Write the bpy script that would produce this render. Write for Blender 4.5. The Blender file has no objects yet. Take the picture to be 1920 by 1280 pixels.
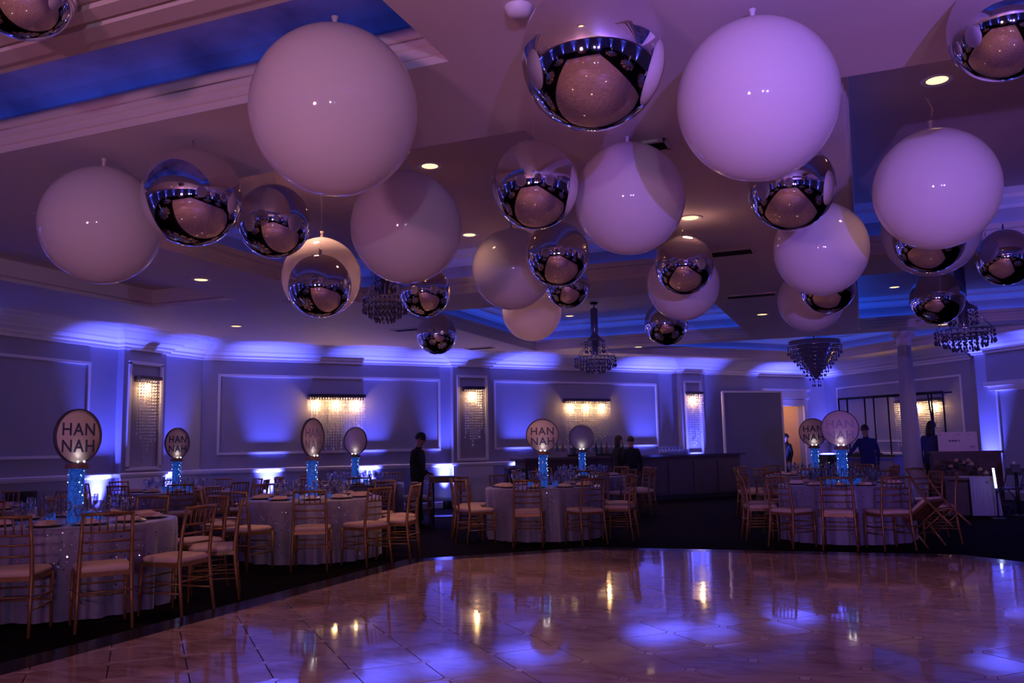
import bpy, bmesh, math, random
from mathutils import Vector, Matrix, Euler
random.seed(7)
S = bpy.context.scene
COL = S.collection

# ------------------------------------------------------------------ camera
F_PX, ROLL, PITCH, HC, YAW = 1620.0, math.radians(1.11), math.atan(200/1620.0), 1.36, math.radians(22)
CY, SY = math.cos(YAW), math.sin(YAW)
def to_room(v): return Vector((v.x*CY - v.y*SY, v.x*SY + v.y*CY, v.z))
_fw = Vector((0, math.cos(PITCH), math.sin(PITCH)))
_r0 = Vector((1, 0, 0)); _u0 = _r0.cross(_fw)
FW = to_room(_fw)
RT = to_room(math.cos(ROLL)*_r0 - math.sin(ROLL)*_u0)
UP = to_room(math.cos(ROLL)*_u0 + math.sin(ROLL)*_r0)
EYE = Vector((0, 0, HC))
cam = bpy.data.cameras.new('camera'); cam.sensor_width = 36; cam.lens = F_PX/1920*36
cam.clip_start = 0.05; cam.clip_end = 200
camo = bpy.data.objects.new('camera', cam); COL.objects.link(camo)
m3 = Matrix((RT, UP, -FW)).transposed()
camo.matrix_world = Matrix.Translation(EYE) @ m3.to_4x4()
S.camera = camo
def ray(x, y): return (FW*F_PX + RT*(x-960) + UP*(640-y))/F_PX
def at(x, y, z):
    d = ray(x, y); return EYE + d*((z-HC)/d.z)
def atd(x, y, depth): return EYE + ray(x, y)*depth

# ------------------------------------------------------------------ world, exposure
w = bpy.data.worlds.new('world'); S.world = w; w.use_nodes = True
w.node_tree.nodes['Background'].inputs[0].default_value = (0.02, 0.012, 0.03, 1)
w.node_tree.nodes['Background'].inputs[1].default_value = 0.0
S.view_settings.view_transform = 'Standard'; S.view_settings.look = 'None'
S.view_settings.gamma = 1; S.view_settings.use_curve_mapping = False
S.view_settings.exposure = 0.0
S.cycles.max_bounces = 5; S.cycles.diffuse_bounces = 3; S.cycles.glossy_bounces = 3; S.cycles.transmission_bounces = 4; S.cycles.transparent_max_bounces = 8

# light strengths
P_UP = 2300.0; P_DOWN = 26.0; P_SCONCE = 13.0; E_COVE = 7.0
P_WASH_WARM = 640.0; P_WASH_VIOLET = 2700.0; P_SPOTW = 260.0
C_UP = (0.09, 0.105, 1.0); C_WARM = (1.0, 0.50, 0.32)

# ------------------------------------------------------------------ helpers
def mat(name, color, rough=0.5, metal=0.0, emit=None, estr=0.0, coat=0.0, spec=None, noise=None, bump=None):
    m = bpy.data.materials.new(name); m.use_nodes = True
    nt = m.node_tree; b = nt.nodes['Principled BSDF']
    b.inputs['Base Color'].default_value = (*color, 1); b.inputs['Roughness'].default_value = rough
    b.inputs['Metallic'].default_value = metal; b.inputs['Coat Weight'].default_value = coat
    if spec is not None: b.inputs['Specular IOR Level'].default_value = spec
    if emit: b.inputs['Emission Color'].default_value = (*emit, 1); b.inputs['Emission Strength'].default_value = estr
    if noise or bump:
        tc = nt.nodes.new('ShaderNodeTexCoord'); nz = nt.nodes.new('ShaderNodeTexNoise')
        nt.links.new(tc.outputs['Object'], nz.inputs['Vector']); nz.inputs['Detail'].default_value = 4
        nz.inputs['Scale'].default_value = (noise or bump)[0]
    if noise:
        r = nt.nodes.new('ShaderNodeValToRGB'); r.color_ramp.elements[0].position = .3; r.color_ramp.elements[1].position = .7
        r.color_ramp.elements[0].color = (*[c*noise[1] for c in color], 1); r.color_ramp.elements[1].color = (*color, 1)
        nt.links.new(nz.outputs['Fac'], r.inputs['Fac']); nt.links.new(r.outputs['Color'], b.inputs['Base Color'])
    if bump:
        bp = nt.nodes.new('ShaderNodeBump'); bp.inputs['Strength'].default_value = bump[1]; bp.inputs['Distance'].default_value = .02
        nt.links.new(nz.outputs['Fac'], bp.inputs['Height']); nt.links.new(bp.outputs['Normal'], b.inputs['Normal'])
    return m

def emat(name, color, strength):
    m = bpy.data.materials.new(name); m.use_nodes = True; nt = m.node_tree
    nt.nodes.remove(nt.nodes['Principled BSDF']); e = nt.nodes.new('ShaderNodeEmission')
    e.inputs[0].default_value = (*color, 1); e.inputs[1].default_value = strength
    nt.links.new(e.outputs[0], nt.nodes['Material Output'].inputs[0])
    if name != 'cove_led' and not name.startswith('stage_lens'): m.cycles.emission_sampling = 'NONE'
    return m

def thin_glass(name, tint=(.9, .92, 1), fac=.25, rough=.03):
    m = bpy.data.materials.new(name); m.use_nodes = True; nt = m.node_tree
    nt.nodes.remove(nt.nodes['Principled BSDF'])
    t = nt.nodes.new('ShaderNodeBsdfTransparent'); t.inputs[0].default_value = (*tint, 1)
    g = nt.nodes.new('ShaderNodeBsdfGlossy'); g.inputs['Roughness'].default_value = rough
    lw = nt.nodes.new('ShaderNodeLayerWeight'); lw.inputs[0].default_value = fac
    mx = nt.nodes.new('ShaderNodeMixShader')
    nt.links.new(lw.outputs['Facing'], mx.inputs[0]); nt.links.new(t.outputs[0], mx.inputs[1]); nt.links.new(g.outputs[0], mx.inputs[2])
    nt.links.new(mx.outputs[0], nt.nodes['Material Output'].inputs[0]); return m

class MB:
    """collects shapes into one mesh"""
    def __init__(s): s.v = []; s.f = []; s.sm = []; s.mi = []; s.cur = 0
    def add(s, vs, fs, smooth=False, M=None):
        o = len(s.v)
        for p in vs: s.v.append(tuple(M @ Vector(p)) if M else tuple(p))
        for f in fs: s.f.append([o+i for i in f]); s.sm.append(smooth); s.mi.append(s.cur)
        return s
    def box(s, c, size, M=None, rz=0):
        x, y, z = [q/2 for q in size]; R = Matrix.Rotation(rz, 3, 'Z')
        vs = [Vector(c) + R @ Vector((a*x, b*y, d*z)) for a in (-1, 1) for b in (-1, 1) for d in (-1, 1)]
        return s.add(vs, [(0,1,3,2),(4,6,7,5),(0,4,5,1),(2,3,7,6),(0,2,6,4),(1,5,7,3)], False, M)
    def tube(s, pts, rad, n=8, M=None, cap=True):
        pts = [Vector(p) for p in pts]; k = len(pts)
        rad = rad if isinstance(rad, (list, tuple)) else [rad]*k
        vs = []; fs = []
        t0 = (pts[1]-pts[0]).normalized(); up = Vector((0,0,1)) if abs(t0.z) < .9 else Vector((1,0,0))
        for i, p in enumerate(pts):
            t = (pts[min(i+1,k-1)]-pts[max(i-1,0)]).normalized()
            a = t.cross(up).normalized(); b = a.cross(t)
            for j in range(n):
                th = 2*math.pi*j/n; vs.append(p + (a*math.cos(th)+b*math.sin(th))*rad[i])
        for i in range(k-1):
            for j in range(n): fs.append((i*n+j, i*n+(j+1)%n, (i+1)*n+(j+1)%n, (i+1)*n+j))
        if cap: fs.append(tuple(range(n))[::-1]); fs.append(tuple((k-1)*n+j for j in range(n)))
        return s.add(vs, fs, n > 5, M)
    def lathe(s, prof, n=24, M=None, fn=None):
        vs = []; fs = []; k = len(prof)
        for i, (r, z) in enumerate(prof):
            for j in range(n):
                th = 2*math.pi*j/n; rr = r*(fn(th, z) if fn else 1)
                vs.append((rr*math.cos(th), rr*math.sin(th), z))
        for i in range(k-1):
            for j in range(n): fs.append((i*n+j, i*n+(j+1)%n, (i+1)*n+(j+1)%n, (i+1)*n+j))
        return s.add(vs, fs, True, M)
    def sphere(s, c, r, n=10, m=6, sc=(1,1,1)):
        prof = [(max(1e-4, r*math.sin(math.pi*i/m)), -r*math.cos(math.pi*i/m)) for i in range(m+1)]
        return s.lathe(prof, n, Matrix.Translation(c) @ Matrix.Diagonal((*sc, 1)))
    def prism(s, poly, z0, z1, M=None):
        n = len(poly)
        vs = [(x, y, z0) for x, y in poly] + [(x, y, z1) for x, y in poly]
        return s.add(vs, [tuple(range(n))[::-1], tuple(range(n, 2*n))] + [(i, (i+1)%n, n+(i+1)%n, n+i) for i in range(n)], False, M)
    def mesh(s, name, m):
        me = bpy.data.meshes.new(name); me.from_pydata([tuple(p) for p in s.v], [], s.f)
        ms = m if isinstance(m, (list, tuple)) else [m]
        for q in ms: me.materials.append(q)
        me.polygons.foreach_set('use_smooth', s.sm); me.polygons.foreach_set('material_index', s.mi)
        me.validate(); me.update(); return me
    def build(s, name, m, parent=None, loc=None, rz=0): return link(name, s.mesh(name, m), parent, loc, rz)

def link(name, data, parent=None, loc=None, rz=0):
    o = bpy.data.objects.new(name, data); COL.objects.link(o)
    if parent: o.parent = parent
    if loc is not None: o.location = loc
    if rz: o.rotation_euler.z = rz
    return o
def tag(o, label=None, cat=None, group=None, kind=None):
    if label: o['label'] = label
    if cat: o['category'] = cat
    if group: o['group'] = group
    if kind: o['kind'] = kind
    return o
def thing(name, label, cat, loc=(0,0,0), rz=0, group=None):
    return tag(link(name, None, None, loc, rz), label, cat, group)
def copy_tree(o, parent=None):
    c = o.copy(); COL.objects.link(c); c.parent = parent
    for ch in o.children: copy_tree(ch, c)
    return c
def struct(o, label=None): 
    o['kind'] = 'structure'
    if label: o['label'] = label
    return o
def light(kind, name, loc, power, color, parent=None, **kw):
    l = bpy.data.lights.new(name, kind); l.energy = power; l.color = color
    for k, v in kw.items():
        if k not in ('aim',): setattr(l, k, v)
    o = link(name, l, parent, loc)
    if 'aim' in kw: o.rotation_euler = Vector(kw['aim']).to_track_quat('-Z', 'Y').to_euler()
    return o

def sweep(mb, path, prof, closed=False):
    """prof: (offset to the right of travel, z) along a 2d path with mitred corners"""
    n = len(path); P = [Vector(p) for p in path]; rings = []
    for i in range(n):
        def nrm(a, b): d = (b-a).normalized(); return Vector((d.y, -d.x))
        if closed: n1 = nrm(P[i-1], P[i]); n2 = nrm(P[i], P[(i+1) % n])
        else:
            n1 = nrm(P[max(i-1,0)], P[max(i-1,0)+1]); n2 = nrm(P[min(i,n-2)], P[min(i,n-2)+1])
        b = n1+n2; b = b/(b.dot(b)/2) if b.length > 1e-6 else n1
        rings.append([(P[i].x+b.x*o, P[i].y+b.y*o, z) for o, z in prof])
    k = len(prof); vs = [p for r in rings for p in r]; fs = []
    for i in range(n if closed else n-1):
        for j in range(k-1):
            a = i*k+j; b = ((i+1) % n)*k+j; fs.append((a, a+1, b+1, b))
    return mb.add(vs, fs)

# ------------------------------------------------------------------ materials
M_WALL = mat('wall_paint', (.33,.32,.40), .6, noise=(1.2,.94))
M_TRIM = mat('trim_paint', (.72,.70,.74), .45)
M_CEIL = mat('ceiling_paint', (.72,.62,.63), .7, noise=(.7,.95))
def cloud_mat():
    m = mat('painted_sky_ceiling', (.45,.42,.5), .7); nt = m.node_tree; b = nt.nodes['Principled BSDF']
    tc = nt.nodes.new('ShaderNodeTexCoord'); nz = nt.nodes.new('ShaderNodeTexNoise'); nz.inputs['Scale'].default_value = 1.3; nz.inputs['Detail'].default_value = 5
    r = nt.nodes.new('ShaderNodeValToRGB'); r.color_ramp.elements[0].position = .36; r.color_ramp.elements[1].position = .62
    r.color_ramp.elements[0].color = (.2,.16,.2,1); r.color_ramp.elements[1].color = (.62,.52,.56,1)
    nt.links.new(tc.outputs['Object'], nz.inputs['Vector']); nt.links.new(nz.outputs['Fac'], r.inputs['Fac']); nt.links.new(r.outputs['Color'], b.inputs['Base Color'])
    return m
M_CLOUD = cloud_mat(); M_COVEW = mat('cove_paint', (.42,.40,.48), .7)
M_TRAY = mat('tray_ceiling_paint', (.62,.45,.42), .7, noise=(.9,.85))
M_CARPET = mat('dark_carpet', (.009,.005,.005), .95, spec=.05, noise=(9,.4), bump=(160,.5))
M_GRANITE = mat('black_granite', (.010,.008,.012), .16, noise=(60,.4))
M_GROUT = mat('grout', (.05,.035,.03), .8)
def marble(name, c1, c2, rough=.07):
    m = mat(name, c1, rough); nt = m.node_tree; b = nt.nodes['Principled BSDF']
    g = nt.nodes.new('ShaderNodeNewGeometry'); mp = nt.nodes.new('ShaderNodeMapping'); mp.inputs['Scale'].default_value = (1.2,3.4,1)
    mp.inputs['Rotation'].default_value = (0,0,.5)
    nz = nt.nodes.new('ShaderNodeTexNoise'); nz.inputs['Scale'].default_value = 2.2; nz.inputs['Detail'].default_value = 8; nz.inputs['Distortion'].default_value = 1.4
    r = nt.nodes.new('ShaderNodeValToRGB'); r.color_ramp.elements[0].position = .38; r.color_ramp.elements[1].position = .56
    r.color_ramp.elements[0].color = (*c2,1); r.color_ramp.elements[1].color = (*c1,1)
    nt.links.new(g.outputs['Position'], mp.inputs['Vector']); nt.links.new(mp.outputs['Vector'], nz.inputs['Vector'])
    nt.links.new(nz.outputs['Fac'], r.inputs['Fac']); nt.links.new(r.outputs['Color'], b.inputs['Base Color'])
    n2 = nt.nodes.new('ShaderNodeTexNoise'); n2.inputs['Scale'].default_value = 5
    nt.links.new(g.outputs['Position'], n2.inputs['Vector'])
    bp = nt.nodes.new('ShaderNodeBump'); bp.inputs['Strength'].default_value = .025; bp.inputs['Distance'].default_value = .02
    nt.links.new(n2.outputs['Fac'], bp.inputs['Height']); nt.links.new(bp.outputs['Normal'], b.inputs['Normal'])
    b.inputs['Specular IOR Level'].default_value = .6; b.inputs['Coat Weight'].default_value = .45; b.inputs['Coat Roughness'].default_value = .04
    return m
M_TILE = marble('marble_tile', (.58,.38,.35), (.42,.25,.22))
M_TILE2 = marble('marble_inset', (.74,.56,.48), (.62,.44,.36))
M_COVE = emat('cove_led', (.02,.10,1.0), E_COVE)
M_CHROME = mat('chrome', (.75,.72,.78), .12, 1.0)
M_CRYSTAL = mat('crystal', (.85,.85,.95), .06, 0.0, spec=1.0); M_CRYSTAL.node_tree.nodes['Principled BSDF'].inputs['Transmission Weight'].default_value = .35
M_BULB = emat('warm_bulb', (1.0,.62,.25), 45)
M_DOWN = emat('downlight_glow', (1.0,.6,.28), 2.4)
M_BLACK = mat('black_plastic', (.012,.012,.014), .45)
M_BLACKM = mat('black_metal', (.02,.02,.025), .4, .6)
M_GOLD = mat('gold_bamboo', (.32,.145,.05), .38, .35, noise=(30,.75))
M_CUSH = mat('ivory_cushion', (.72,.48,.37), .8, noise=(40,.92))
M_CLOTH = mat('silver_satin', (.26,.21,.31), .40, .0, noise=(14,.8)); M_CLOTH.node_tree.nodes['Principled BSDF'].inputs['Sheen Weight'].default_value = .4
M_SEQ = mat('sequin', (.9,.88,.95), .12, 1.0)
M_CHARGER = mat('charger', (.10,.07,.06), .25, .7)
M_PLATE = mat('ivory_plate', (.78,.58,.46), .25, coat=.5)
M_NAPKIN = mat('napkin', (.70,.50,.42), .85)
M_GLASS = thin_glass('glassware', (.94,.93,.96), .5)
def vase_mat():
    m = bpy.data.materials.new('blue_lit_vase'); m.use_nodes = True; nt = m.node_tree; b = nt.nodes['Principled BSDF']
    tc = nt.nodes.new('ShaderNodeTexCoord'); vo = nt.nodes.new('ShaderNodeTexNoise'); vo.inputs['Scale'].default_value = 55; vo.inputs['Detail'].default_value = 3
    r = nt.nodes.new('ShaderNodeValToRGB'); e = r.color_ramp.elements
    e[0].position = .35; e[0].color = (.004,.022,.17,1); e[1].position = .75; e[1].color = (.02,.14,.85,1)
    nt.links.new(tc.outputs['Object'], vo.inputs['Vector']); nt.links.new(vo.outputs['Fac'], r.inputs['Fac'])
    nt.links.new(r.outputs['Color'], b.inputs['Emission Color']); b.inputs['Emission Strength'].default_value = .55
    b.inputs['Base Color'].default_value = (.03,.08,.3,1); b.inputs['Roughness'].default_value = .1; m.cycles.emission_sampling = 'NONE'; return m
M_VASE = vase_mat()
M_FAIRY = emat('fairy_led', (.55,.82,1.0), 3.2)
M_LED = emat('white_led', (.92,.95,1.0), 10)
M_DISC = mat('sign_face', (.82,.64,.60), .6); M_RIM = mat('sign_rim', (.06,.045,.07), .5)
M_INK = mat('sign_lettering', (.06,.06,.13), .6)
M_WOOD = mat('brown_wood', (.10,.035,.02), .5, noise=(6,.6))
M_WOODL = mat('collar_wood', (.22,.11,.08), .5)
M_SKIN = mat('skin', (.32,.16,.10), .5); M_SUIT = mat('black_cloth', (.010,.010,.013), .9); M_HAIR = mat('dark_hair', (.010,.008,.007), .6)
M_NAVY = mat('navy_cloth', (.02,.025,.12), .9); M_GREY = mat('grey_cloth', (.09,.08,.10), .9)
M_BALLOON = None
def balloon_mat():
    m = bpy.data.materials.new('white_latex'); m.use_nodes = True; nt = m.node_tree; b = nt.nodes['Principled BSDF']
    b.inputs['Base Color'].default_value = (.86,.80,.84,1); b.inputs['Roughness'].default_value = .6; b.inputs['Specular IOR Level'].default_value = .1
    b.inputs['Coat Weight'].default_value = 1.0; b.inputs['Coat Roughness'].default_value = .05
    t = nt.nodes.new('ShaderNodeBsdfTranslucent'); t.inputs[0].default_value = (.9,.8,.78,1)
    mx = nt.nodes.new('ShaderNodeMixShader'); mx.inputs[0].default_value = .36
    nt.links.new(b.outputs[0], mx.inputs[1]); nt.links.new(t.outputs[0], mx.inputs[2]); nt.links.new(mx.outputs[0], nt.nodes['Material Output'].inputs[0]); return m
M_BALLOON = balloon_mat()
M_MIRROR = mat('mirror_foil', (.72,.70,.80), .03, 1.0)

# ------------------------------------------------------------------ room shell
ZC = 3.65
W1P, W1Q = Vector((-12.7,-10)), Vector((-12.7,14.2))
APEX = Vector((-1.05,28.1)); W5Q = Vector((10.6,14.2))
d2 = (APEX-W1Q).normalized(); n2 = Vector((d2.y,-d2.x))
d5 = (W5Q-APEX).normalized(); n5 = Vector((d5.y,-d5.x))
def w2(s, o=0): return W1Q + d2*s + n2*o
def w5(s, o=0): return APEX + d5*s + n5*o
def wall_box(mb, P, Q, z0, z1, th=.2):
    d = (Q-P).normalized(); n = Vector((d.y,-d.x))
    mb.prism([tuple(P), tuple(Q), tuple(Q-n*th), tuple(P-n*th)], z0, z1)
struct(MB().box((-1.05,9,-.05), (26,40,.1)).build('floor', M_CARPET), 'very dark brown patterned carpet around the marble dance floor')
mb = MB(); wall_box(mb, W1P, W1Q, 0, 4.4); struct(mb.build('wall_left', M_WALL))
DS0, DS1, DH = 15.75, 17.15, 2.45
mb = MB(); wall_box(mb, w2(0), w2(DS0), 0, 4.4); wall_box(mb, w2(DS1), APEX, 0, 4.4); wall_box(mb, w2(DS0), w2(DS1), DH, 4.4)
struct(mb.build('wall_back', M_WALL))
mb = MB(); wall_box(mb, APEX, W5Q, 0, 4.4); struct(mb.build('wall_right', M_WALL))
W6A = Vector((2.47,22.7)); W6B = W6A + d5*8
mb = MB(); mb.prism([tuple(W6A), tuple(W6B), tuple(W6B-n5*.72), tuple(W6A-n5*.72)], 0, ZC); struct(mb.build('wall_projection', M_WALL))
mb = MB(); wall_box(mb, W5Q, Vector((10.6,-10)), 0, 4.4); struct(mb.build('wall_side', M_WALL))
mb = MB(); wall_box(mb, Vector((10.6,-10)), W1P, 0, 4.4); struct(mb.build('wall_rear', M_WALL))

# hallway behind the back door
hm = mat('hall_paint', (.62,.42,.2), .6)
mb = MB(); A, B = w2(DS0,-.2), w2(DS1,-.2)
mb.prism([tuple(A), tuple(A-n2*1.5), tuple(A-n2*1.5-d2*.05), tuple(A-d2*.05)], 0, 2.7)
mb.prism([tuple(B), tuple(B+d2*.05), tuple(B-n2*1.5+d2*.05), tuple(B-n2*1.5)], 0, 2.7)
mb.prism([tuple(A-n2*1.5), tuple(B-n2*1.5), tuple(B-n2*1.6), tuple(A-n2*1.6)], 0, 2.7)
mb.prism([tuple(A), tuple(B), tuple(B-n2*1.6), tuple(A-n2*1.6)], 2.7, 2.75)
struct(mb.build('wall_hall', hm))
ang2 = math.atan2(d2.y, d2.x)
def on_w2(s, o, z): q = w2(s, o); return (q.x, q.y, z)
# hall door, tan panelled, seen through the doorway
dr = struct(link('door_1', None, None, on_w2(16.45,-1.62,0), ang2)); 
tan = mat('tan_door', (.50,.27,.10), .5, noise=(4,.8)); tan2 = mat('tan_door_trim', (.26,.12,.045), .5)
MB().box((0,0,1.1), (1.05,.05,2.2)).build('door_leaf', tan, dr)
for (zz, hh) in ((1.55,.95),(.55,.7)):
    MB().box((0,-.035,zz), (.74,.03,hh)).build('door_panel', tan, dr)
    mb = MB()
    for sx in (-1,1): mb.box((sx*.40,-.035,zz), (.05,.05,hh+.1))
    for sz in (-1,1): mb.box((0,-.035,zz+sz*(hh/2+.025)), (.75,.05,.05))
    mb.build('panel_frame', tan2, dr)
MB().sphere((.45,-.06,1.0), .035).build('door_knob', M_CHROME, dr)
light('POINT', 'hall_lamp', on_w2(16.2,-.75,2.45), 16, (1,.55,.2), None, shadow_soft_size=.12)
hl = tag(MB().lathe([(.001,2.56),(.16,2.58),(.18,2.66),(.16,2.70)], 16).build('hall_ceiling_light', emat('hall_glass', (1,.62,.28), 3)), 'small warm ceiling lamp in the hallway behind the doorway', 'ceiling light')
q = on_w2(16.2,-.75,0); hl.location = q

# ---------------------------------------------------------------- ceiling with trays
TRAYS = [(-7.1,-2.15,3.43,4.41), (0.0,4.95,3.43,4.41), (-7.15,-2.15,5.65,11.45), (0.0,5.0,5.65,11.45), (-7.15,-2.15,12.8,19.15), (0.0,5.0,12.8,19.15)]
T_SIDE = [(-10.25,-8.6,3.0,10.3)]
opens = TRAYS+T_SIDE
ub = sorted({-12.9,10.8} | {q for t in opens for q in t[:2]}); vb = sorted({-10.2,19.6} | {q for t in opens for q in t[2:]})
mb = MB()
for i in range(len(ub)-1):
    for j in range(len(vb)-1):
        cx, cy = (ub[i]+ub[i+1])/2, (vb[j]+vb[j+1])/2
        if any(t[0] < cx < t[1] and t[2] < cy < t[3] for t in opens): continue
        mb.add([(ub[i],vb[j],ZC),(ub[i],vb[j+1],ZC),(ub[i+1],vb[j+1],ZC),(ub[i+1],vb[j],ZC)], [(0,1,2,3)])
BAY = [(-6.0,19.75),(-6.0,20.3),(-1.05,25.95),(3.9,20.3),(3.9,19.75)]
L_ = [(-12.9,19.6),(-6.0,19.6),(-6.0,19.75),(-6.0,20.3),(-1.05,25.95),(-1.05,29),(-12.9,29)]
R_ = [(10.8,19.6),(3.9,19.6),(3.9,19.75),(3.9,20.3),(-1.05,25.95),(-1.05,29),(10.8,29)]
mb.add([(*p,ZC) for p in L_], [tuple(range(7))]); mb.add([(*p,ZC) for p in R_], [tuple(range(7))])
mb.add([(-6,19.6,ZC),(3.9,19.6,ZC),(3.9,19.75,ZC),(-6,19.75,ZC)], [(0,1,2,3)])
ceil = struct(mb.build('ceiling', M_CEIL), 'off-white ballroom ceiling with recessed trays')
LIP = [(0,ZC),(0,ZC+.05),(.014,ZC+.055),(.014,ZC+.11),(.028,ZC+.12),(.028,ZC+.17),(.042,ZC+.18),(.042,ZC+.24)]
COVE = [(.03,ZC+.24),(.03,ZC+.16),(-.2,ZC+.16),(-.2,ZC+.46)]
UPC = [(-.2,ZC+.46),(-.18,ZC+.46),(-.16,ZC+.50),(-.06,ZC+.56),(-.04,ZC+.60),(.06,ZC+.66)]
LEDS = {4: emat('cove_led', (.02,.10,1.0), 4.0), 7: M_COVE, 3: emat('cove_led', (.02,.10,1.0), 2.6)}
def tray(path, deep=True, ceilmat=M_TRAY, led=7):
    pts = path   # clockwise so that right of travel is inward
    if deep:
        m1 = MB(); sweep(m1, pts, LIP, True); m1.build('tray_moulding', M_CEIL, ceil)
        cl = ceilmat is M_CLOUD
        m1 = MB(); sweep(m1, pts, COVE[:3]+[(-.2,ZC+.3),(-.17,ZC+.38),(-.08,ZC+.44),(.1,ZC+.48)] if cl else COVE, True); m1.build('cove_wall', M_CLOUD if cl else M_COVEW, ceil)
        if not cl: m1 = MB(); sweep(m1, pts, UPC, True); m1.build('tray_cornice', M_TRIM, ceil)
        m1 = MB(); sweep(m1, pts, [(-.13,ZC+.19),(-.13,ZC+.21),(-.16,ZC+.21),(-.16,ZC+.19)], True); m1.build('cove_led_strip', LEDS[led], ceil)
        zt = ZC+(.48 if cl else .66)
    else:
        m1 = MB(); sweep(m1, pts, [(0,ZC),(.0,ZC+.05),(-.06,ZC+.09),(-.06,ZC+.3)], True); m1.build('tray_moulding', M_TRIM, ceil); zt = ZC+.3
    m1 = MB(); n = len(pts); c = sum((Vector(p) for p in pts), Vector((0,0)))/n
    big = [tuple(c+(Vector(p)-c)*1.12) for p in pts]
    m1.add([(*p,zt) for p in big], [tuple(range(n))]); m1.build('tray_ceiling', ceilmat, ceil)
def rect(t): u0,u1,v0,v1 = t; return [(u0,v0),(u0,v1),(u1,v1),(u1,v0)]
for i, t in enumerate(TRAYS): tray(rect(t), True, M_CLOUD if i < 2 else M_TRAY, 4 if i < 2 else 3 if i < 4 else 7)
for t in TRAYS[:2]:
    for k, (v, wd, th) in enumerate(((3.36,.08,.035),(3.24,.12,.05),(3.10,.10,.035),(2.98,.05,.02))): MB().box(((t[0]+t[1])/2,v,ZC-th/2), (t[1]-t[0]+.3,wd,th)).build('moulding_strip', M_CEIL, ceil)
for t in T_SIDE: tray(rect(t), False, M_CEIL)
tray(BAY, True, M_TRAY)

# ---------------------------------------------------------------- crown, rail, baseboard, pilasters
PIL = [('w1', 21.98, 23.02), ('w2', 5.62, 6.62), ('w2', 12.42, 13.22)]
PD = .16
def path_to(s_end_w2):
    p = [W1P, Vector((-12.7,11.98)), Vector((-12.7+PD,11.98)), Vector((-12.7+PD,13.02)), Vector((-12.7,13.02)), W1Q]
    for _, a, b in PIL[1:]:
        if b < s_end_w2: p += [w2(a), w2(a,PD), w2(b,PD), w2(b)]
    return p
CROWN = [(0,3.31),(.05,3.31),(.055,3.36),(.10,3.38),(.11,3.42),(.22,3.47),(.24,3.50),(.27,3.50),(.40,3.575),(.43,3.60),(.46,3.60),(.56,3.63),(.58,3.65)]
full = path_to(99) + [APEX, w5(5.6)]
mb = MB(); sweep(mb, full, CROWN); struct(mb.build('trim_1', M_TRIM), 'wide stepped crown moulding under the ceiling')
mb = MB(); sweep(mb, [tuple(W6A-n5*.7), tuple(W6A), tuple(W6B)], CROWN); struct(mb.build('trim_2', M_TRIM), 'crown moulding on the projecting wall at right')
RAIL = [(0,.955),(.03,.96),(.035,.985),(.06,.99),(.065,1.03),(.03,1.045),(0,1.05)]
mb = MB(); sweep(mb, path_to(99)+[w2(DS0-.14)], RAIL); sweep(mb, [w2(DS1+.14), APEX, w5(5.6)], RAIL)
struct(mb.build('trim_3', M_TRIM), 'white chair rail running along the panelled walls')
BASE = [(0.02,0),(.02,.14),(.01,.15),(0,.16)]
mb = MB(); sweep(mb, path_to(99)+[w2(DS0-.14)], BASE); sweep(mb, [w2(DS1+.14), APEX, w5(5.6)], BASE); struct(mb.build('baseboard_back', M_TRIM))
# door casing
mb = MB()
for s in (DS0-.07, DS1+.07): q = w2(s,.03); mb.box((q.x,q.y,DH/2), (.14,.06,DH), rz=ang2)
q = w2((DS0+DS1)/2,.03); mb.box((q.x,q.y,DH+.09), (DS1-DS0+.3,.07,.18), rz=ang2); mb.box((q.x,q.y,DH+.24), (DS1-DS0+.44,.13,.06), rz=ang2); mb.box((q.x,q.y,DH+.36), (DS1-DS0+.30,.05,.16), rz=ang2); mb.box((q.x,q.y,DH+.47), (DS1-DS0+.5,.16,.05), rz=ang2)
struct(mb.build('trim_4', M_TRIM), 'white doorway casing with moulded header')
# wall panels
def frame(name, P, d, n, s0, s1, z0, z1, parent=None, wd=.05, th=.025):
    a = math.atan2(d.y, d.x); mb = MB()
    for s in (s0, s1): q = P+d*s+n*th/2; mb.box((q.x,q.y,(z0+z1)/2), (wd,th,z1-z0+wd), rz=a)
    for z in (z0, z1): q = P+d*(s0+s1)/2+n*th/2; mb.box((q.x,q.y,z), (s1-s0,th+.012,wd), rz=a)
    return mb.build(name, M_TRIM, parent)
d1, n1 = Vector((0,1)), Vector((1,0))
walls = {o.name: o for o in COL.objects}
for a, b in ((3,11.2),(12.6,16.6),(17.4,21.35)): frame('panel_moulding', W1P, d1, n1, a, b, 1.36, 3.0, walls['wall_left'])
frame('panel_moulding', W1Q, d2, n2, .34, 5.33, 1.36, 3.0, walls['wall_back'])
frame('panel_moulding', W1Q, d2, n2, 6.8, 11.7, 1.36, 3.0, walls['wall_back'])
frame('panel_moulding', APEX, d5, n5, .55, 5.2, 1.36, 2.95, walls['wall_right'])
frame('panel_moulding', W6A, d5, n5, .55, 1.7, 0.2, 2.45, walls['wall_projection'])
mb = MB(); q = W6A+d5*1.1+n5*.06; mb.box((q.x,q.y,2.6), (1.6,.12,.1), rz=math.atan2(d5.y,d5.x)); mb.box((q.x,q.y,2.5), (1.4,.06,.1), rz=math.atan2(d5.y,d5.x))
mb.build('panel_header', M_TRIM, walls['wall_projection'])
pil_l = ['pilaster nearest the left wall corner, holding a tall crystal sconce', 'pilaster in the middle of the back wall beside the bar', 'pilaster at the right end of the bar, washed in blue light']
PILF = []
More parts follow.
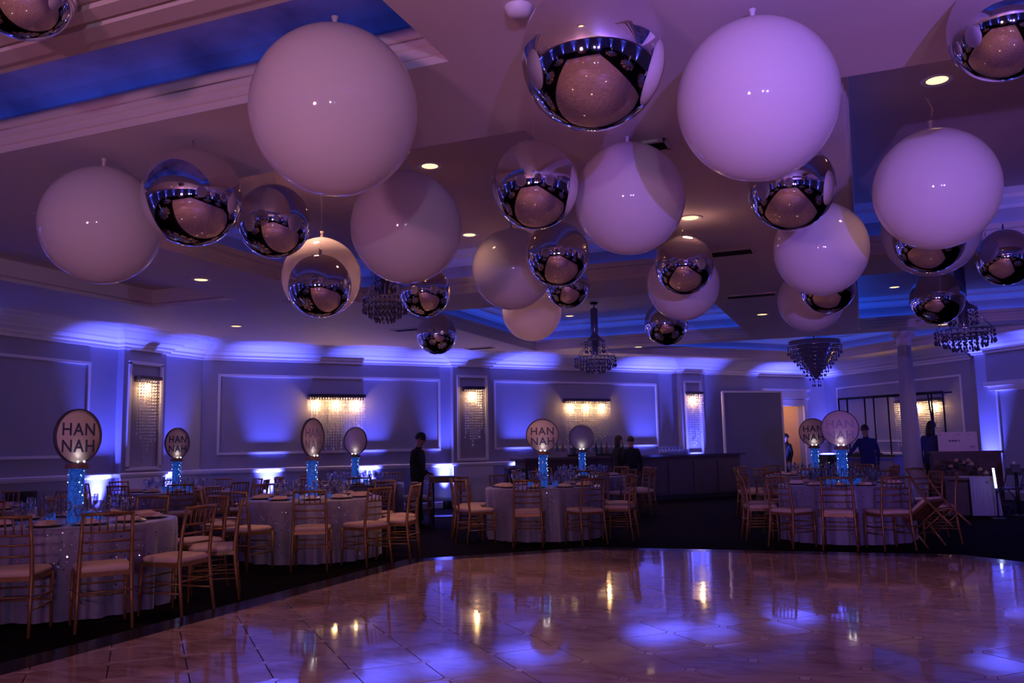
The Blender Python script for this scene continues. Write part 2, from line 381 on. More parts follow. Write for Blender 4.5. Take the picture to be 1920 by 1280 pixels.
for i, (wl, a, b) in enumerate(PIL):
    if wl == 'w1': P, d, n = W1P, d1, n1
    else: P, d, n = W1Q, d2, n2
    c = P+d*(a+b)/2; rz = math.atan2(d.y, d.x)   # local x along wall, -y into room
    o = struct(link('pilaster', None, None, (c.x,c.y,0), rz), pil_l[i])
    wdt = b-a
    MB().box((0,-PD/2,1.85), (wdt,PD,3.7)).build('shaft', M_WALL, o)
    mb = MB(); hw = wdt/2-.13
    for sx in (-1,1): mb.box((sx*hw,-PD-.015,2.1), (.06,.05,1.95))
    for z in (1.12,3.08): mb.box((0,-PD-.015,z), (hw*2+.06,.05,.06))
    mb.build('panel_moulding', M_TRIM, o)
    MB().box((0,-PD-.02,.55), (wdt+.04,.04,.8)).build('plinth', M_TRIM, o)
    PILF.append((o, c, n, rz))

# ---------------------------------------------------------------- dance floor
def clip(poly, edges):
    for (ax,ay),(bx,by) in edges:
        out = []
        for i in range(len(poly)):
            p, q = poly[i-1], poly[i]
            sp = (bx-ax)*(p[1]-ay)-(by-ay)*(p[0]-ax); sq = (bx-ax)*(q[1]-ay)-(by-ay)*(q[0]-ax)
            if sq <= 0:
                if sp > 0: t = sp/(sp-sq); out.append((p[0]+(q[0]-p[0])*t, p[1]+(q[1]-p[1])*t))
                out.append(q)
            elif sp <= 0: t = sp/(sp-sq); out.append((p[0]+(q[0]-p[0])*t, p[1]+(q[1]-p[1])*t))
        poly = out
        if len(poly) < 3: return None
    return poly
DF = [(-5.1,-4.2),(-5.1,9.55),(-3.35,11.18),(.85,11.34),(2.9,9.35),(2.9,-4.2)]   # clockwise
edges = [(DF[i], DF[(i+1)%len(DF)]) for i in range(len(DF))]
mb = MB(); sweep(mb, DF, [(.0,.013),(-.30,.013),(-.30,0)], True)
dfl = struct(link('dance_floor', None, None, (0,0,0)), 'glossy pink marble dance floor with cut corners and black border')
mb.build('granite_border', M_GRANITE, dfl)
m1 = MB(); m1.prism(DF, .001, .006); m1.build('grout_bed', M_GROUT, dfl)
TS, C0, D0, CUT = .465, .29, -5.52, .042
R2 = math.sqrt(.5)
def un(a, b): return ((a+b)*R2, (a-b)*R2)   # a=(u+v)/sqrt2, b=(u-v)/sqrt2
tiles = []; dots = []
for i in range(-40,50):
    for j in range(-50,40):
        a0, b0 = C0+i*TS, D0+j*TS; a1, b1 = a0+TS, b0+TS; g = .004
        P = [(a0+CUT,b0+g),(a1-CUT,b0+g),(a1-g,b0+CUT),(a1-g,b1-CUT),(a1-CUT,b1-g),(a0+CUT,b1-g),(a0+g,b1-CUT),(a0+g,b0+CUT)]
        poly = clip([un(*p) for p in P][::-1], edges)
        if poly: tiles.append(poly)
        h = CUT-.004
        poly = clip([un(*p) for p in [(a0-h,b0),(a0,b0-h),(a0+h,b0),(a0,b0+h)]], edges)
        if poly: dots.append(poly)
def ctr(p): return Vector((sum(q[0] for q in p)/len(p), sum(q[1] for q in p)/len(p), 0))
def vis(p):
    c = ctr(p)-EYE; z = c.dot(FW)
    if z < .3: return 1e6
    x, y = F_PX*c.dot(RT)/z, -F_PX*c.dot(UP)/z
    return z if abs(x) < 1010 and y < 690 else 1e5+abs(z)
def lay(polys, name, m, keep, tilt):
    polys = sorted(polys, key=vis); rest = MB(); std = {}
    for k, p in enumerate(polys):
        c = ctr(p); rel = [(q[0]-c.x, q[1]-c.y) for q in p]
        if k < keep and vis(p) < 1e5:
            key = tuple((round(a,4),round(b,4)) for a, b in rel)
            if key not in std: std[key] = MB().prism(rel, 0, .009).mesh(name, m)
            o = link(name, std[key], dfl, (c.x,c.y,.005)); o.rotation_euler = (random.gauss(0,tilt), random.gauss(0,tilt), 0)
        else: rest.prism(p, .005, .0138)
    if rest.v: o = rest.build(name+'_field', m, dfl); o['kind'] = 'stuff'
lay(tiles, 'marble_tile', M_TILE, 300, .0016)
lay(dots, 'inset_tile', M_TILE2, 150, .001)

# ---------------------------------------------------------------- downlights, vents
def downlight(p, label, power=P_DOWN, on=True):
    t = thing('recessed_downlight', label, 'ceiling light', p, 0, 'recessed downlights')
    MB().lathe([(.085,-.004),(.11,-.012),(.125,-.010),(.128,-.001)], 24).build('trim_ring', M_TRIM, t)
    MB().lathe([(.001,-.003),(.086,-.003)], 24).build('lamp', M_DOWN, t)
    light('SPOT', 'downlight_beam', (0,0,-.03), power, C_WARM, t, spot_size=1.7, spot_blend=.8, shadow_soft_size=.08, aim=(0,0,-1))
    return t
ZT = ZC+.66
for x, y, z, lab in [(806,311,ZT,'glowing recessed downlight just right of the biggest left white balloon'),
    (1757,150,ZT,'largest glowing recessed downlight near the upper right corner'),
    (377,524,ZC,'recessed downlight below the leftmost white balloon'),
    (443,611,ZC,'small recessed downlight above the left back wall'),
    (1294,408,ZC,'recessed downlight half hidden beside the central white balloon'),
    (1068,592,ZT,'recessed downlight right of the peach-lit white balloon'),
    (1197,650,ZC,'tiny recessed downlight above the bar wall'),
    (1677,538,ZT,'recessed downlight left of the small mirrored ball on the right'),
    (1429,589,ZC,'recessed downlight in the middle of the centre beam'),
    (1768,608,ZC,'recessed downlight just below the small mirrored ball on the right'),
    (880,440,ZT,'recessed downlight hidden behind the hanging balloons near the centre'),
    ]:
    downlight(at(x,y,z), lab, P_DOWN*(2.2 if x in (806,1757,1294,880) else 1))
downlight((-5.5,7.7,ZT), 'unseen downlight added above the pinkish balloon, hidden by the very large one', P_DOWN*4)  # extra lamp put out of sight to light the pinkish balloon
downlight((-4.4,11.0,ZT), 'unseen downlight added above the peach-lit balloon, hidden by the centre one', P_DOWN*4)  # also added out of sight, gives the balloon below its peach glow
for u, v in ((-4.5,1.0),(-1.05,2.4),(2.4,1.0),(-4.5,-2.5),(-1.05,-2.0),(2.4,-2.5)):
    downlight((u,v,ZC), 'recessed downlight above the near half of the dance floor', P_DOWN*4.0)
def vent(x, y, z, sx, sy, label):
    p = at(x,y,z); t = thing('ceiling_vent', label, 'vent', p, 0, 'ceiling air vents')
    MB().box((0,0,-.004), (sx,sy,.008)).build('vent_plate', M_BLACKM, t)
    mb = MB()
    for e in (-1,1): mb.box((e*sx/2,0,-.01), (.03,sy+.03,.02)); mb.box((0,e*sy/2,-.01), (sx,.03,.02))
    mb.build('vent_frame', M_CEIL, t)
    for k in range(4): MB().box((0,-sy/2+(k+.5)*sy/4,-.012), (sx-.04,.012,.016)).build('vent_slat', M_BLACKM, t)
for a in [(1352,474,ZC,.75,.3,'dark ceiling vent on the centre beam right of the small mirrored ball'),(1408,553,ZC,.75,.25,'dark ceiling vent farther along the centre beam'),
    (765,617,ZC,.6,.25,'dark ceiling vent left of the lowest mirrored ball'),(135,607,ZC,.35,.35,'dark ceiling vent above the far left wall panel'),
    (570,564,ZC,.5,.3,'dark ceiling vent half hidden behind a mirrored ball on the left'),(900,652,ZC,.6,.25,'dark ceiling vent over the middle pilaster'),(1228,271,ZC,.2,.2,'dark ceiling vent beside the central white balloon')]: vent(*a)
t = tag(MB().lathe([(.001,-.05),(.05,-.048),(.07,-.02),(.075,0)], 20).build('smoke_detector', M_TRIM, None, at(972,14,ZC)), 'small round smoke detector left of the big mirrored ball', 'smoke detector')

# ---------------------------------------------------------------- uplights on the wall bases
def uplight(P, n, label, power=P_UP, size=.78):
    t = thing('uplight', label, 'uplight', (P.x,P.y,0), math.atan2(n.y,n.x)-math.pi/2, 'blue wall uplights')
    MB().lathe([(.001,.03),(.075,.03),(.085,.05),(.085,.20),(.08,.205),(.07,.19),(.001,.18)], 16).build('can', M_BLACK, t)
    mb = MB(); mb.box((-.1,0,.09), (.012,.04,.16)); mb.box((.1,0,.09), (.012,.04,.16)); mb.box((0,0,.012), (.22,.12,.02)); mb.build('yoke', M_BLACKM, t)
    MB().lathe([(.001,.192),(.07,.192)], 16).build('lens', emat_up, t)
    light('SPOT', 'uplight_beam', (0,0,.22), power, C_UP, t, spot_size=size, spot_blend=1.0, shadow_soft_size=.06, aim=(0,-.14,1))
emat_up = emat('uplight_lens', (.3,.35,1), 8)
def w1x(v, o): return Vector((-12.7+o, v))
UO = .17
uplight(w1x(11.62,UO), n1, 'blue uplight left of the corner pilaster')
uplight(w1x(13.28,UO), n1, 'blue uplight right of the corner pilaster')
uplight(w1x(8.2,UO), n1, 'blue uplight at the far left wall', P_UP)
def s_of(x):   # distance along the back wall seen in column x
    d = ray(x,760); t = n2.dot(W1Q)/(n2.x*d.x+n2.y*d.y); q = Vector((d.x*t, d.y*t)); return (q-W1Q).dot(d2)
for x, lab in [(505,'blue uplight behind the second row left table'),(690,'blue uplight right of the wide left sconce'),(832,'blue uplight left of the middle pilaster'),
    (972,'blue uplight behind the left end of the bar'),(1205,'blue uplight behind the bar near the two people'),(1455,'blue uplight left of the doorway'),(1541,'blue uplight right of the doorway')]:
    uplight(w2(s_of(x),UO), n2, lab, P_UP*(1.15 if x > 1100 else 1))
uplight(w2(12.8,PD+.35), n2, 'blue uplight in front of the pilaster at the bar end', P_UP*.6)
uplight(W6A+d5*.28+n5*UO, n5, 'blue uplight on the projecting wall at far right', P_UP)
uplight(W6A+d5*2.2+n5*UO, n5, 'blue uplight farther along the projecting right wall', P_UP)
for v in (-8,-2,4): uplight(Vector((10.6-UO,v)), Vector((-1,0)), 'blue uplight on the side wall out of view', P_UP)
for u in (-9,-4,1,6): uplight(Vector((u,-10+UO)), Vector((0,1)), 'blue uplight on the rear wall out of view', P_UP)
for v in (-6,0,4.5): uplight(w1x(v,UO), n1, 'blue uplight on the near left wall out of view', P_UP)
uplight(w5(9,UO), n5, 'blue uplight on the right wall out of view', P_UP)

# ---------------------------------------------------------------- stage lights behind the camera
def stage_light(x, y, h, aim, power, color, label, size, rad, lens):
    t = thing('stage_light', label, 'stage light', (x,y,0), math.atan2(aim[1],aim[0])-math.pi/2, 'stage lights on stands behind the photographer')
    mb = MB(); mb.tube([(0,0,.3),(0,0,h-.2)], .02)
    for k in range(3): a = k*2.094; mb.tube([(0,0,.7),(.45*math.cos(a),.45*math.sin(a),.02)], .012)
    mb.build('tripod', M_BLACKM, t)
    MB().box((0,-.12,h), (.22,.24,.22)).build('head', M_BLACK, t)
    MB().lathe([(.001,0),(.105,0)], 16, Matrix.Translation((0,.005,h)) @ Matrix.Rotation(math.pi/2,4,'X')).build('lens', lens, t)
    o = light('SPOT', 'stage_beam', (0,.03,h), power, color, t, spot_size=size, spot_blend=.8, shadow_soft_size=rad)
    al = math.hypot(aim[0],aim[1]); o.rotation_euler = Vector((0,al,aim[2])).to_track_quat('-Z','Y').to_euler()
LENSW = emat('stage_lens_white', (.9,.9,1), 90); LENSB = emat('stage_lens_blue', (.3,.3,1), 40); LENSP = emat('stage_lens_rose_fill', (1,.45,.4), 10)
stage_light(1.5,-3.6,1.75, (-.37,.93,.22), P_SPOTW, (.72,.58,1.0), 'white stage light on a tripod behind the photographer', 1.5, .07, LENSW)
stage_light(2.3,-3.3,1.7, (.0,.95,.32), P_WASH_VIOLET, (.26,.13,1.0), 'violet stage light on a tripod behind the photographer', 1.15, .05, LENSB)
stage_light(-1.2,-4.6,1.6, (-.1,.8,.62), P_WASH_WARM, (1.0,.38,.68), 'added rose fill light on a tripod behind the photographer', 2.2, .25, LENSP)  # unseen rose wash, added to brighten the ceiling and balloons

# ---------------------------------------------------------------- crystal wall sconces
def strand_mesh(n, seed, drop, m=None):
    mb = MB(); rnd = random.Random(seed); z = 0
    for k in range(n):
        h = .048; rad = .015
        mb.add([(0,0,z),(rad,0,z-h/2),(0,rad,z-h/2),(-rad,0,z-h/2),(0,-rad,z-h/2),(0,0,z-h)], [(0,1,2),(0,2,3),(0,3,4),(0,4,1),(5,2,1),(5,3,2),(5,4,3),(5,1,4)])
        z -= h+.012
    if drop: mb.add([(0,0,z),(.02,0,z-.06),(0,.02,z-.06),(-.02,0,z-.06),(0,-.02,z-.06),(0,0,z-.09)], [(0,1,2),(0,2,3),(0,3,4),(0,4,1),(5,2,1),(5,3,2),(5,4,3),(5,1,4)])
    return mb.mesh('crystal_strand', m or M_CRYSTAL)
SM = {}
def strand(n, drop, parent, loc, m=None):
    k = (n, drop, m)
    if k not in SM: SM[k] = strand_mesh(n, n, drop, m)
    return link('crystal_strand', SM[k], parent, loc)
def sconce(P, n, rz, ztop, wd, ht, nb, label):
    t = thing('crystal_sconce', label, 'wall light', (P.x,P.y,ztop), rz, 'crystal curtain wall sconces')
    dep = .16
    mb = MB(); mb.box((0,-.01,-.05), (wd,.02,.12)); mb.box((0,-dep,-.03), (wd,.02,.06)); mb.box((-wd/2,-dep/2,-.03), (.02,dep,.06)); mb.box((wd/2,-dep/2,-.03), (.02,dep,.06)); mb.box((0,-dep/2,0), (wd,dep,.012))
    mb.build('frame', mat_frame, t)
    n_s = max(6, int(wd/.055))
    for r, (yy, off) in enumerate(((-dep,0),(-.045,.5))):
        for i in range(n_s-r):
            x = -wd/2+.02+(i+off)*(wd-.04)/(n_s-1)
            frac = 1-.25*abs(x)/(wd/2)*(1 if nb == 1 else .3)
            strand(max(3,int(ht*frac/.057)-random.randint(0,3)), i%3 == 0, t, (x,yy,-.06))
    for b in range(nb):
        x = 0 if nb == 1 else -wd*.36+b*wd*.36
        MB().sphere((x,-.085,-.17), .028, 10, 6, (1,1,1.5)).build('bulb', M_BULB, t)
        MB().tube([(x,-.085,-.02),(x,-.085,-.13)], .012).build('socket', M_CHROME, t)
        light('POINT', 'bulb_light', (x,-.095,-.24), P_SCONCE, (1,.55,.2), t, shadow_soft_size=.035)
mat_frame = mat('sconce_frame', (.10,.09,.13), .3, .8)
o, c, n, rz = PILF[0]; sconce(c+n*PD, n, rz, 2.83, .52, 1.35, 1, 'tall narrow crystal sconce on the left corner pilaster')
o, c, n, rz = PILF[1]; sconce(c+n*PD, n, rz, 2.83, .52, 1.35, 1, 'tall narrow crystal sconce on the middle pilaster')
o, c, n, rz = PILF[2]; sconce(c+n*PD, n, rz, 2.80, .50, 1.35, 1, 'tall narrow crystal sconce on the pilaster at the bar end')
def z_at(x, y, P, n):
    d = ray(x,y); t = n.dot(P)/(n.x*d.x+n.y*d.y); return HC+d.z*t
for (x0,x1,yt,yb,lab) in [(577,681,740,842,'wide crystal sconce with three bulbs on the left back wall'),(1057,1138,748,830,'wide crystal sconce with three bulbs above the bar')]:
    s0, s1 = s_of(x0), s_of(x1); sm = (s0+s1)/2; zt = z_at((x0+x1)/2, yt, W1Q, n2); zb = z_at((x0+x1)/2, yb, W1Q, n2)
    sconce(w2(sm), n2, ang2, zt, s1-s0, zt-zb-.1, 3, lab)
d = ray(1727,790); t_ = n5.dot(APEX)/(n5.x*d.x+n5.y*d.y); q = Vector((d.x*t_, d.y*t_)); s5 = (q-APEX).dot(d5)
zt = z_at(1727,748,APEX,n5); sconce(w5(s5), n5, math.atan2(d5.y,d5.x), zt, 1.5, 1.25, 3, 'wide crystal sconce with three bulbs behind the round column')

# ---------------------------------------------------------------- chandeliers
M_CRYSTALC = mat('shaded_crystal', (.14,.12,.18), .05, .35, spec=1.0)  # crystal darkened in its colour so the chandeliers read as unlit silhouettes
def ring_strands(t, r, z, n, ln, drop=True, ph=0):
    for k in range(n):
        a = 2*math.pi*(k+ph)/n; strand(ln, drop, t, (r*math.cos(a), r*math.sin(a), z), M_CRYSTALC)
def chandelier(p, ztop, zdish, label, sc=1.0):
    t = thing('crystal_chandelier', label, 'chandelier', (p.x,p.y,ztop), 0, 'crystal chandeliers'); dz = zdish-ztop
    MB().lathe([(.001,-.05),(.07,-.045),(.09,-.01),(.09,0)], 16).build('canopy', M_BLACKM, t)
    MB().tube([(0,0,-.04),(0,0,dz+.1)], .012).build('stem', M_BLACKM, t)
    MB().lathe([(.05,-.12),(.075,-.14),(.075,dz+.55),(.06,dz+.5),(.1,dz+.42),(.2,dz+.36),(.2,dz+.34),(.07,dz+.33),(.07,dz+.05)], 14).build('crystal_column', M_CRYSTALD, t)
    for r, z in ((.42*sc,0),(.30*sc,-.06),(.18*sc,-.12),(.2*sc,.35)):
        pts = [(r*math.cos(2*math.pi*k/24), r*math.sin(2*math.pi*k/24), dz+z) for k in range(25)]
        MB().tube(pts, .012, 6, cap=False).build('ring', M_CHROME, t)
    ring_strands(t, .42*sc, dz, 30, 2); ring_strands(t, .30*sc, dz-.06, 22, 2); ring_strands(t, .18*sc, dz-.12, 14, 2); ring_strands(t, .2*sc, dz+.35, 14, 3)
    for k in range(6):
        a = k*math.pi/3; MB().tube([(0,0,dz+.3),(.25*sc*math.cos(a),.25*sc*math.sin(a),dz+.2),(.42*sc*math.cos(a),.42*sc*math.sin(a),dz)], .007, 6).build('arm', M_CHROME, t)
    MB().sphere((0,0,dz-.30), .03, 10, 6).build('finial', M_CRYSTAL, t)
M_CRYSTALD = mat('crystal_dark', (.20,.17,.24), .15, .4)
chandelier(at(1113,567,ZT), ZT, 3.17, 'slender crystal chandelier with a wide dish above the bar tables')
p = atd(1808,620,13.4); chandelier(p, ZT, p.z, 'crystal chandelier with a wide dish left of the projecting right wall')
p = atd(722,560,11.6); chandelier(p, ZT, p.z, 'small crystal chandelier peeking out behind the balloons on the left', .7)
# inverted cone chandelier
p = atd(1527,650,20.8); zt = p.z+.02; t = thing('cone_chandelier', 'large crystal chandelier shaped like an upside-down cone', 'chandelier', (p.x,p.y,ZT))
MB().lathe([(.001,-.05),(.1,-.045),(.12,0)], 16).build('canopy', M_BLACKM, t); MB().tube([(0,0,-.04),(0,0,zt-ZT)], .015).build('stem', M_BLACKM, t)
for k in range(9):
    r = .62*(1-k/9.3); z = zt-ZT-.09*k
    MB().tube([(r*math.cos(2*math.pi*i/24), r*math.sin(2*math.pi*i/24), z) for i in range(25)], .012, 6, cap=False).build('ring', M_CHROME, t)
    ring_strands(t, r, z, max(6,int(34*(1-k/9.3))), 2 if k < 8 else 3, True, k*.5)
MB().lathe([(.60,zt-ZT+.01),(.6,zt-ZT+.12),(.56,zt-ZT+.13),(.3,zt-ZT+.02)], 24).build('crown_band', M_CRYSTALD, t)
MB().lathe([(.56,zt-ZT-.01),(.35,zt-ZT-.35),(.02,zt-ZT-.80)], 18).build('inner_cone', M_CRYSTALD, t)

# ---------------------------------------------------------------- balloons
def balloon_profile(r, neck):
    pr = []
    for i in range(33):
        th = math.pi*i/32
        rr = r*math.sin(th); z = -r*math.cos(th)
        if neck and th > 2.5: z += (th-2.5)**2*r*.09
        pr.append((max(rr,.0015), z))
    return pr
BW = MB().lathe(balloon_profile(1,True), 56).mesh('white_balloon', M_BALLOON)
BM = MB().lathe(balloon_profile(1,False), 64).mesh('mirror_balloon', M_MIRROR)
NKW = MB().lathe([(.012,0),(.02,.012),(.014,.02),(.012,.05),(.022,.075),(.017,.077),(.005,.05)], 12).mesh('neck', M_BALLOON)
mb = MB(); mb.box((0,0,.03), (.03,.006,.06)); mb.tube([(0,0,.055),(.012,0,.075),(.02,0,.06)], .003, 5); NKM = mb.mesh('tail', M_MIRROR)
LINE = mat('fishing_line', (.5,.5,.55), .3)
def balloon(x, y, px, ztop, white, label, zc_roof):
    d = ray(x,y); k = px/F_PX   # diameter = depth*k
    dep = (ztop-HC)/(d.z+k/2); r = dep*k/2; c = EYE+d*dep
    t = thing('white_balloon' if white else 'mirror_ball_balloon', label, 'balloon', c, random.uniform(0,6), 'round white balloons' if white else 'mirrored silver balloons')
    b = link('body', BW if white else BM, t); b.scale = (r,r,r*(1.015 if white else 1.03))
    top = r*(1.05 if white else 1.03)
    link('neck', NKW if white else NKM, t, (0,0,top-.01))
    gap = zc_roof-(c.z+top)
    if x == 1755: MB().tube([(0,.01,top+.10),(.02,.02,top+.15),(.03,0,top+.20),(.01,-.02,top+.25),(-.02,-.01,top+.28)], .004, 6).build('glint_curl', M_CUSH, t)  # curled tube modelled in place of a reflected lamp filament
    if gap > .02: MB().tube([(0,0,top+.02),(0,0,top+gap)], .0007, 5).build('hanging_line', LINE, t)
RB, RT_ = ZC, ZT
for a in [
 (190,423,216,3.53,1,'leftmost big white balloon hanging near the left edge',RB),
 (627,209,312,3.57,1,'very large white balloon at upper left, biggest on that side',RB),
 (762,427,207,3.57,1,'white balloon left of centre just below the very large one',RT_),
 (603,520,146,3.66,1,'pinkish white balloon peeking out behind a mirrored ball on the left',RT_),
 (960,505,150,3.75,1,'white balloon near the centre, left of two stacked mirrored balls',RT_),
 (997,583,111,3.66,1,'peach-lit white balloon hanging lowest in the centre',RT_),
 (1180,373,206,3.58,1,'white balloon just right of the central mirrored ball',RB),
 (1420,188,297,3.53,1,'very large white balloon right of the big top mirrored ball',RB),
 (1281,533,134,3.6,1,'white balloon partly hidden behind a small mirrored ball, right of centre',RB),
 (1539,467,172,3.53,1,'violet-lit white balloon under the very large right one',RB),
 (1755,355,222,3.63,1,'violet-lit white balloon at far right with its neck showing',RT_),
 (1520,562,120,3.6,1,'dim white balloon low on the right behind a mirrored ball',RB),
 (1745,430,174,4.1,1,'white balloon showing as a pale ring behind a mirrored ball at far right',RT_),
 (42,-25,190,3.9,0,'mirrored ball cut off by the top left corner',RT_),
 (361,369,181,3.56,0,'mirrored ball right of the leftmost white balloon',RB),
 (514,415,135,3.58,0,'dim mirrored ball below the very large left white balloon',RT_),
 (600,536,116,3.3,0,'mirrored ball in front of the pinkish white balloon',RT_),
 (797,546,95,3.6,0,'small mirrored ball under the left of centre white balloon',RT_),
 (819,626,75,3.58,0,'lowest small mirrored ball left of centre',RT_),
 (1111,105,270,3.585,0,'largest mirrored ball at the top centre',RB),
 (1003,347,163,3.5,0,'mirrored ball at the centre left of a white balloon',RT_),
 (1046,477,118,3.5,0,'mirrored ball in front of the centre white balloon',RT_),
 (1064,536,82,3.6,0,'small mirrored ball tucked below another in the centre',RT_),
 (1483,350,160,3.58,0,'mirrored ball half hidden under the very large right white balloon',RB),
 (1283,497,108,3.45,0,'mirrored ball in front of a white balloon right of centre',RB),
 (1249,606,81,3.58,0,'small mirrored ball below the white balloon right of centre',RT_),
 (1742,447,126,3.6,0,'mirrored ball hidden under the far right violet balloon',RT_),
 (1552,536,101,3.42,0,'mirrored ball under the violet-lit balloon on the right',RB),
 (1757,559,96,3.58,0,'small mirrored ball above the round column at right',RT_),
 (1885,482,103,3.6,0,'mirrored ball cut by the right edge at middle height',RT_),
 (1882,50,195,3.75,0,'mirrored ball in the top right corner',RT_)]: balloon(*a)

# ---------------------------------------------------------------- chairs
def chair_meshes():
    D = []
    bx, fx = .185, .20
    for s in (-1,1):
        D.append(('back_leg', MB().tube([(s*.205,-.25,0),(s*.195,-.215,.25),(s*.19,-.195,.46),(s*.185,-.215,.70),(s*.18,-.255,.92)], [.013,.016,.018,.016,.014], 8), M_GOLD))
        D.append(('front_leg', MB().tube([(s*.205,.20,0),(s*.20,.19,.44)], [.012,.017], 8), M_GOLD))
    D.append(('seat_frame', MB().box((0,0,.435), (.41,.41,.035)), M_GOLD))
    cu = MB(); prof = []
    pts = []
    def rr(w, h, r, z):
        out = []
        for cx, cy, a0 in ((w-r,h-r,0),(-w+r,h-r,90),(-w+r,-h+r,180),(w-r,-h+r,270)):
            for k in range(4): a = math.radians(a0+k*30); out.append((cx+r*math.cos(a), cy+r*math.sin(a), z))
        return out
    L = [rr(.195,.195,.05,.452), rr(.208,.208,.06,.468), rr(.208,.208,.06,.488), rr(.19,.19,.06,.502), rr(.12,.12,.05,.510)]
    vs = [p for l in L for p in l]; fs = [(i*16+j, i*16+(j+1)%16, (i+1)*16+(j+1)%16, (i+1)*16+j) for i in range(4) for j in range(16)]; fs.append(tuple(64+j for j in range(16)))
    cu.add(vs, fs, True); D.append(('cushion', cu, M_CUSH))
    D.append(('top_rail', MB().tube([(-.19,-.252,.905),(0,-.268,.91),(.19,-.252,.905)], .014, 8), M_GOLD))
    for z, y in ((.765,-.228),(.69,-.214),(.605,-.206)): D.append(('back_rail', MB().tube([(-.185,y,z),(0,y-.008,z),(.185,y,z)], .009, 6), M_GOLD))
    for k in range(5): x = -.12+k*.06; D.append(('spindle', MB().tube([(x,-.234,.765),(x,-.262,.905)], .007, 6), M_GOLD))
    for z in (.20,.28):
        for s in (-1,1): D.append(('stretcher', MB().tube([(s*.2,-.22,z),(s*.203,.195,z)], .008, 6), M_GOLD))
    D.append(('stretcher', MB().tube([(-.198,-.222,.30),(.198,-.222,.30)], .008, 6), M_GOLD))
    for z in (.22,.32): D.append(('stretcher', MB().tube([(-.203,.195,z),(.203,.195,z)], .008, 6), M_GOLD))
    return D
CH = chair_meshes(); CHM = [(n, b.mesh(n, m)) for n, b, m in CH]
fr = MB()
for n, b, m in CH:
    if n != 'cushion': fr.add(b.v, b.f, True)
FRM = fr.mesh('frame', M_GOLD); CUM = [m for n, m in CHM if n == 'cushion'][0]
ORD = ['first','second','third','fourth','fifth','sixth','seventh','eighth','ninth','tenth','eleventh']
def chair(x, y, rz, label, group, near=True, rx=0, z=0):
    t = thing('banquet_chair', label, 'chair', (x,y,z), rz, group)
    if rx: t.rotation_euler = (rx,0,rz)
    if near:
        for n, m in CHM: link(n, m, t)
    else: link('frame', FRM, t); link('cushion', CUM, t)
    return t

# ---------------------------------------------------------------- tables with settings and centrepieces
TR = .90
def cloth_mesh():
    mb = MB(); rnd = random.Random(3)
    ph = [(rnd.uniform(0,6), rnd.uniform(.6,1.2)) for _ in range(3)]
    def fn(th, z):
        k = (.76-z)/.76
        return 1+(k*.9+.1)*.045*(math.sin(22*th+ph[0][0])*.6+math.sin(35*th+ph[1][0])*.45+math.sin(13*th+ph[2][0])*.35-1.1)
    prof = [(.001,.768),(.5,.768),(TR-.03,.768),(TR-.008,.765),(TR,.75)] + [(TR+.004+.012*((.75-z)/.75), z) for z in (.66,.56,.46,.36,.26,.16,.08,.012)]
    return mb.lathe(prof, 132, None, fn).mesh('tablecloth', M_CLOTH)
CLOTHM = cloth_mesh()
def seq_mesh():
    mb = MB(); rnd = random.Random(11)
    for k in range(800):
        th = rnd.uniform(0,2*math.pi); z = rnd.betavariate(2.2,1.3)*.74+.01; r = TR+.008-.02*((.76-z)/.76)
        c = Vector((r*math.cos(th), r*math.sin(th), z)); nrm = Vector((math.cos(th)+rnd.gauss(0,.35), math.sin(th)+rnd.gauss(0,.35), rnd.gauss(.1,.4))).normalized()
        a = nrm.cross(Vector((0,0,1))).normalized(); b = a.cross(nrm); s = rnd.uniform(.005,.010)
        mb.add([c+a*s, c+b*s, c-a*s, c-b*s], [(0,1,2,3)])
    return mb.mesh('sequins', M_SEQ)
SEQM = seq_mesh()
UND = MB(); UND.lathe([(.001,.735),(TR-.02,.735),(TR-.02,.755),(.001,.755)], 40); UNDM = UND.mesh('table_top', M_WOOD)
LEGM = MB().tube([(0,0,0),(0,0,.735)], .022, 8).mesh('table_leg', M_BLACKM)
CHG = MB().lathe([(.001,0),(.12,.002),(.150,.010),(.153,.013),(.12,.007),(.001,.006)], 28).mesh('charger', M_CHARGER)
PLT = MB().lathe([(.001,.008),(.085,.009),(.135,.022),(.138,.025),(.085,.015),(.001,.014)], 28).mesh('plate', M_PLATE)
mb = MB(); mb.box((0,0,.030), (.09,.20,.022)); mb.box((0,.01,.046), (.075,.17,.014)); NPK = mb.mesh('napkin', M_NAPKIN)
WG = MB().lathe([(.034,.002),(.03,.004),(.005,.010),(.004,.09),(.012,.10),(.034,.125),(.040,.155),(.036,.20),(.034,.20),(.038,.155),(.03,.126),(.003,.104)], 16).mesh('wine_glass', M_GLASS)
GB = MB().lathe([(.032,.002),(.028,.004),(.006,.010),(.006,.055),(.026,.07),(.038,.11),(.037,.165),(.035,.165),(.036,.11),(.022,.074),(.003,.062)], 16).mesh('goblet', M_GLASS)
FL = MB().lathe([(.03,.002),(.005,.008),(.004,.09),(.018,.115),(.024,.16),(.021,.23),(.019,.23),(.022,.16),(.003,.10)], 14).mesh('flute', M_GLASS)
VOT = MB().lathe([(.001,.002),(.034,.002),(.038,.01),(.041,.075),(.037,.075),(.034,.014),(.001,.012)], 16).mesh('holder', M_VASE)
VOTF = MB().sphere((0,0,.04), .018, 8, 6).mesh('candle_light', M_FAIRY)
VAS = MB().lathe([(.001,.0),(.062,.0),(.066,.01),(.070,.48),(.062,.48),(.06,.02),(.001,.02)], 28).mesh('vase', M_VASE)
mb = MB(); rnd = random.Random(5)
for k in range(20):
    th = rnd.uniform(0,6.28); z = rnd.uniform(.03,.47); mb.sphere((.071*math.cos(th), .071*math.sin(th), z), rnd.uniform(.003,.0065), 6, 4)
FAI = mb.mesh('fairy_lights', M_FAIRY)
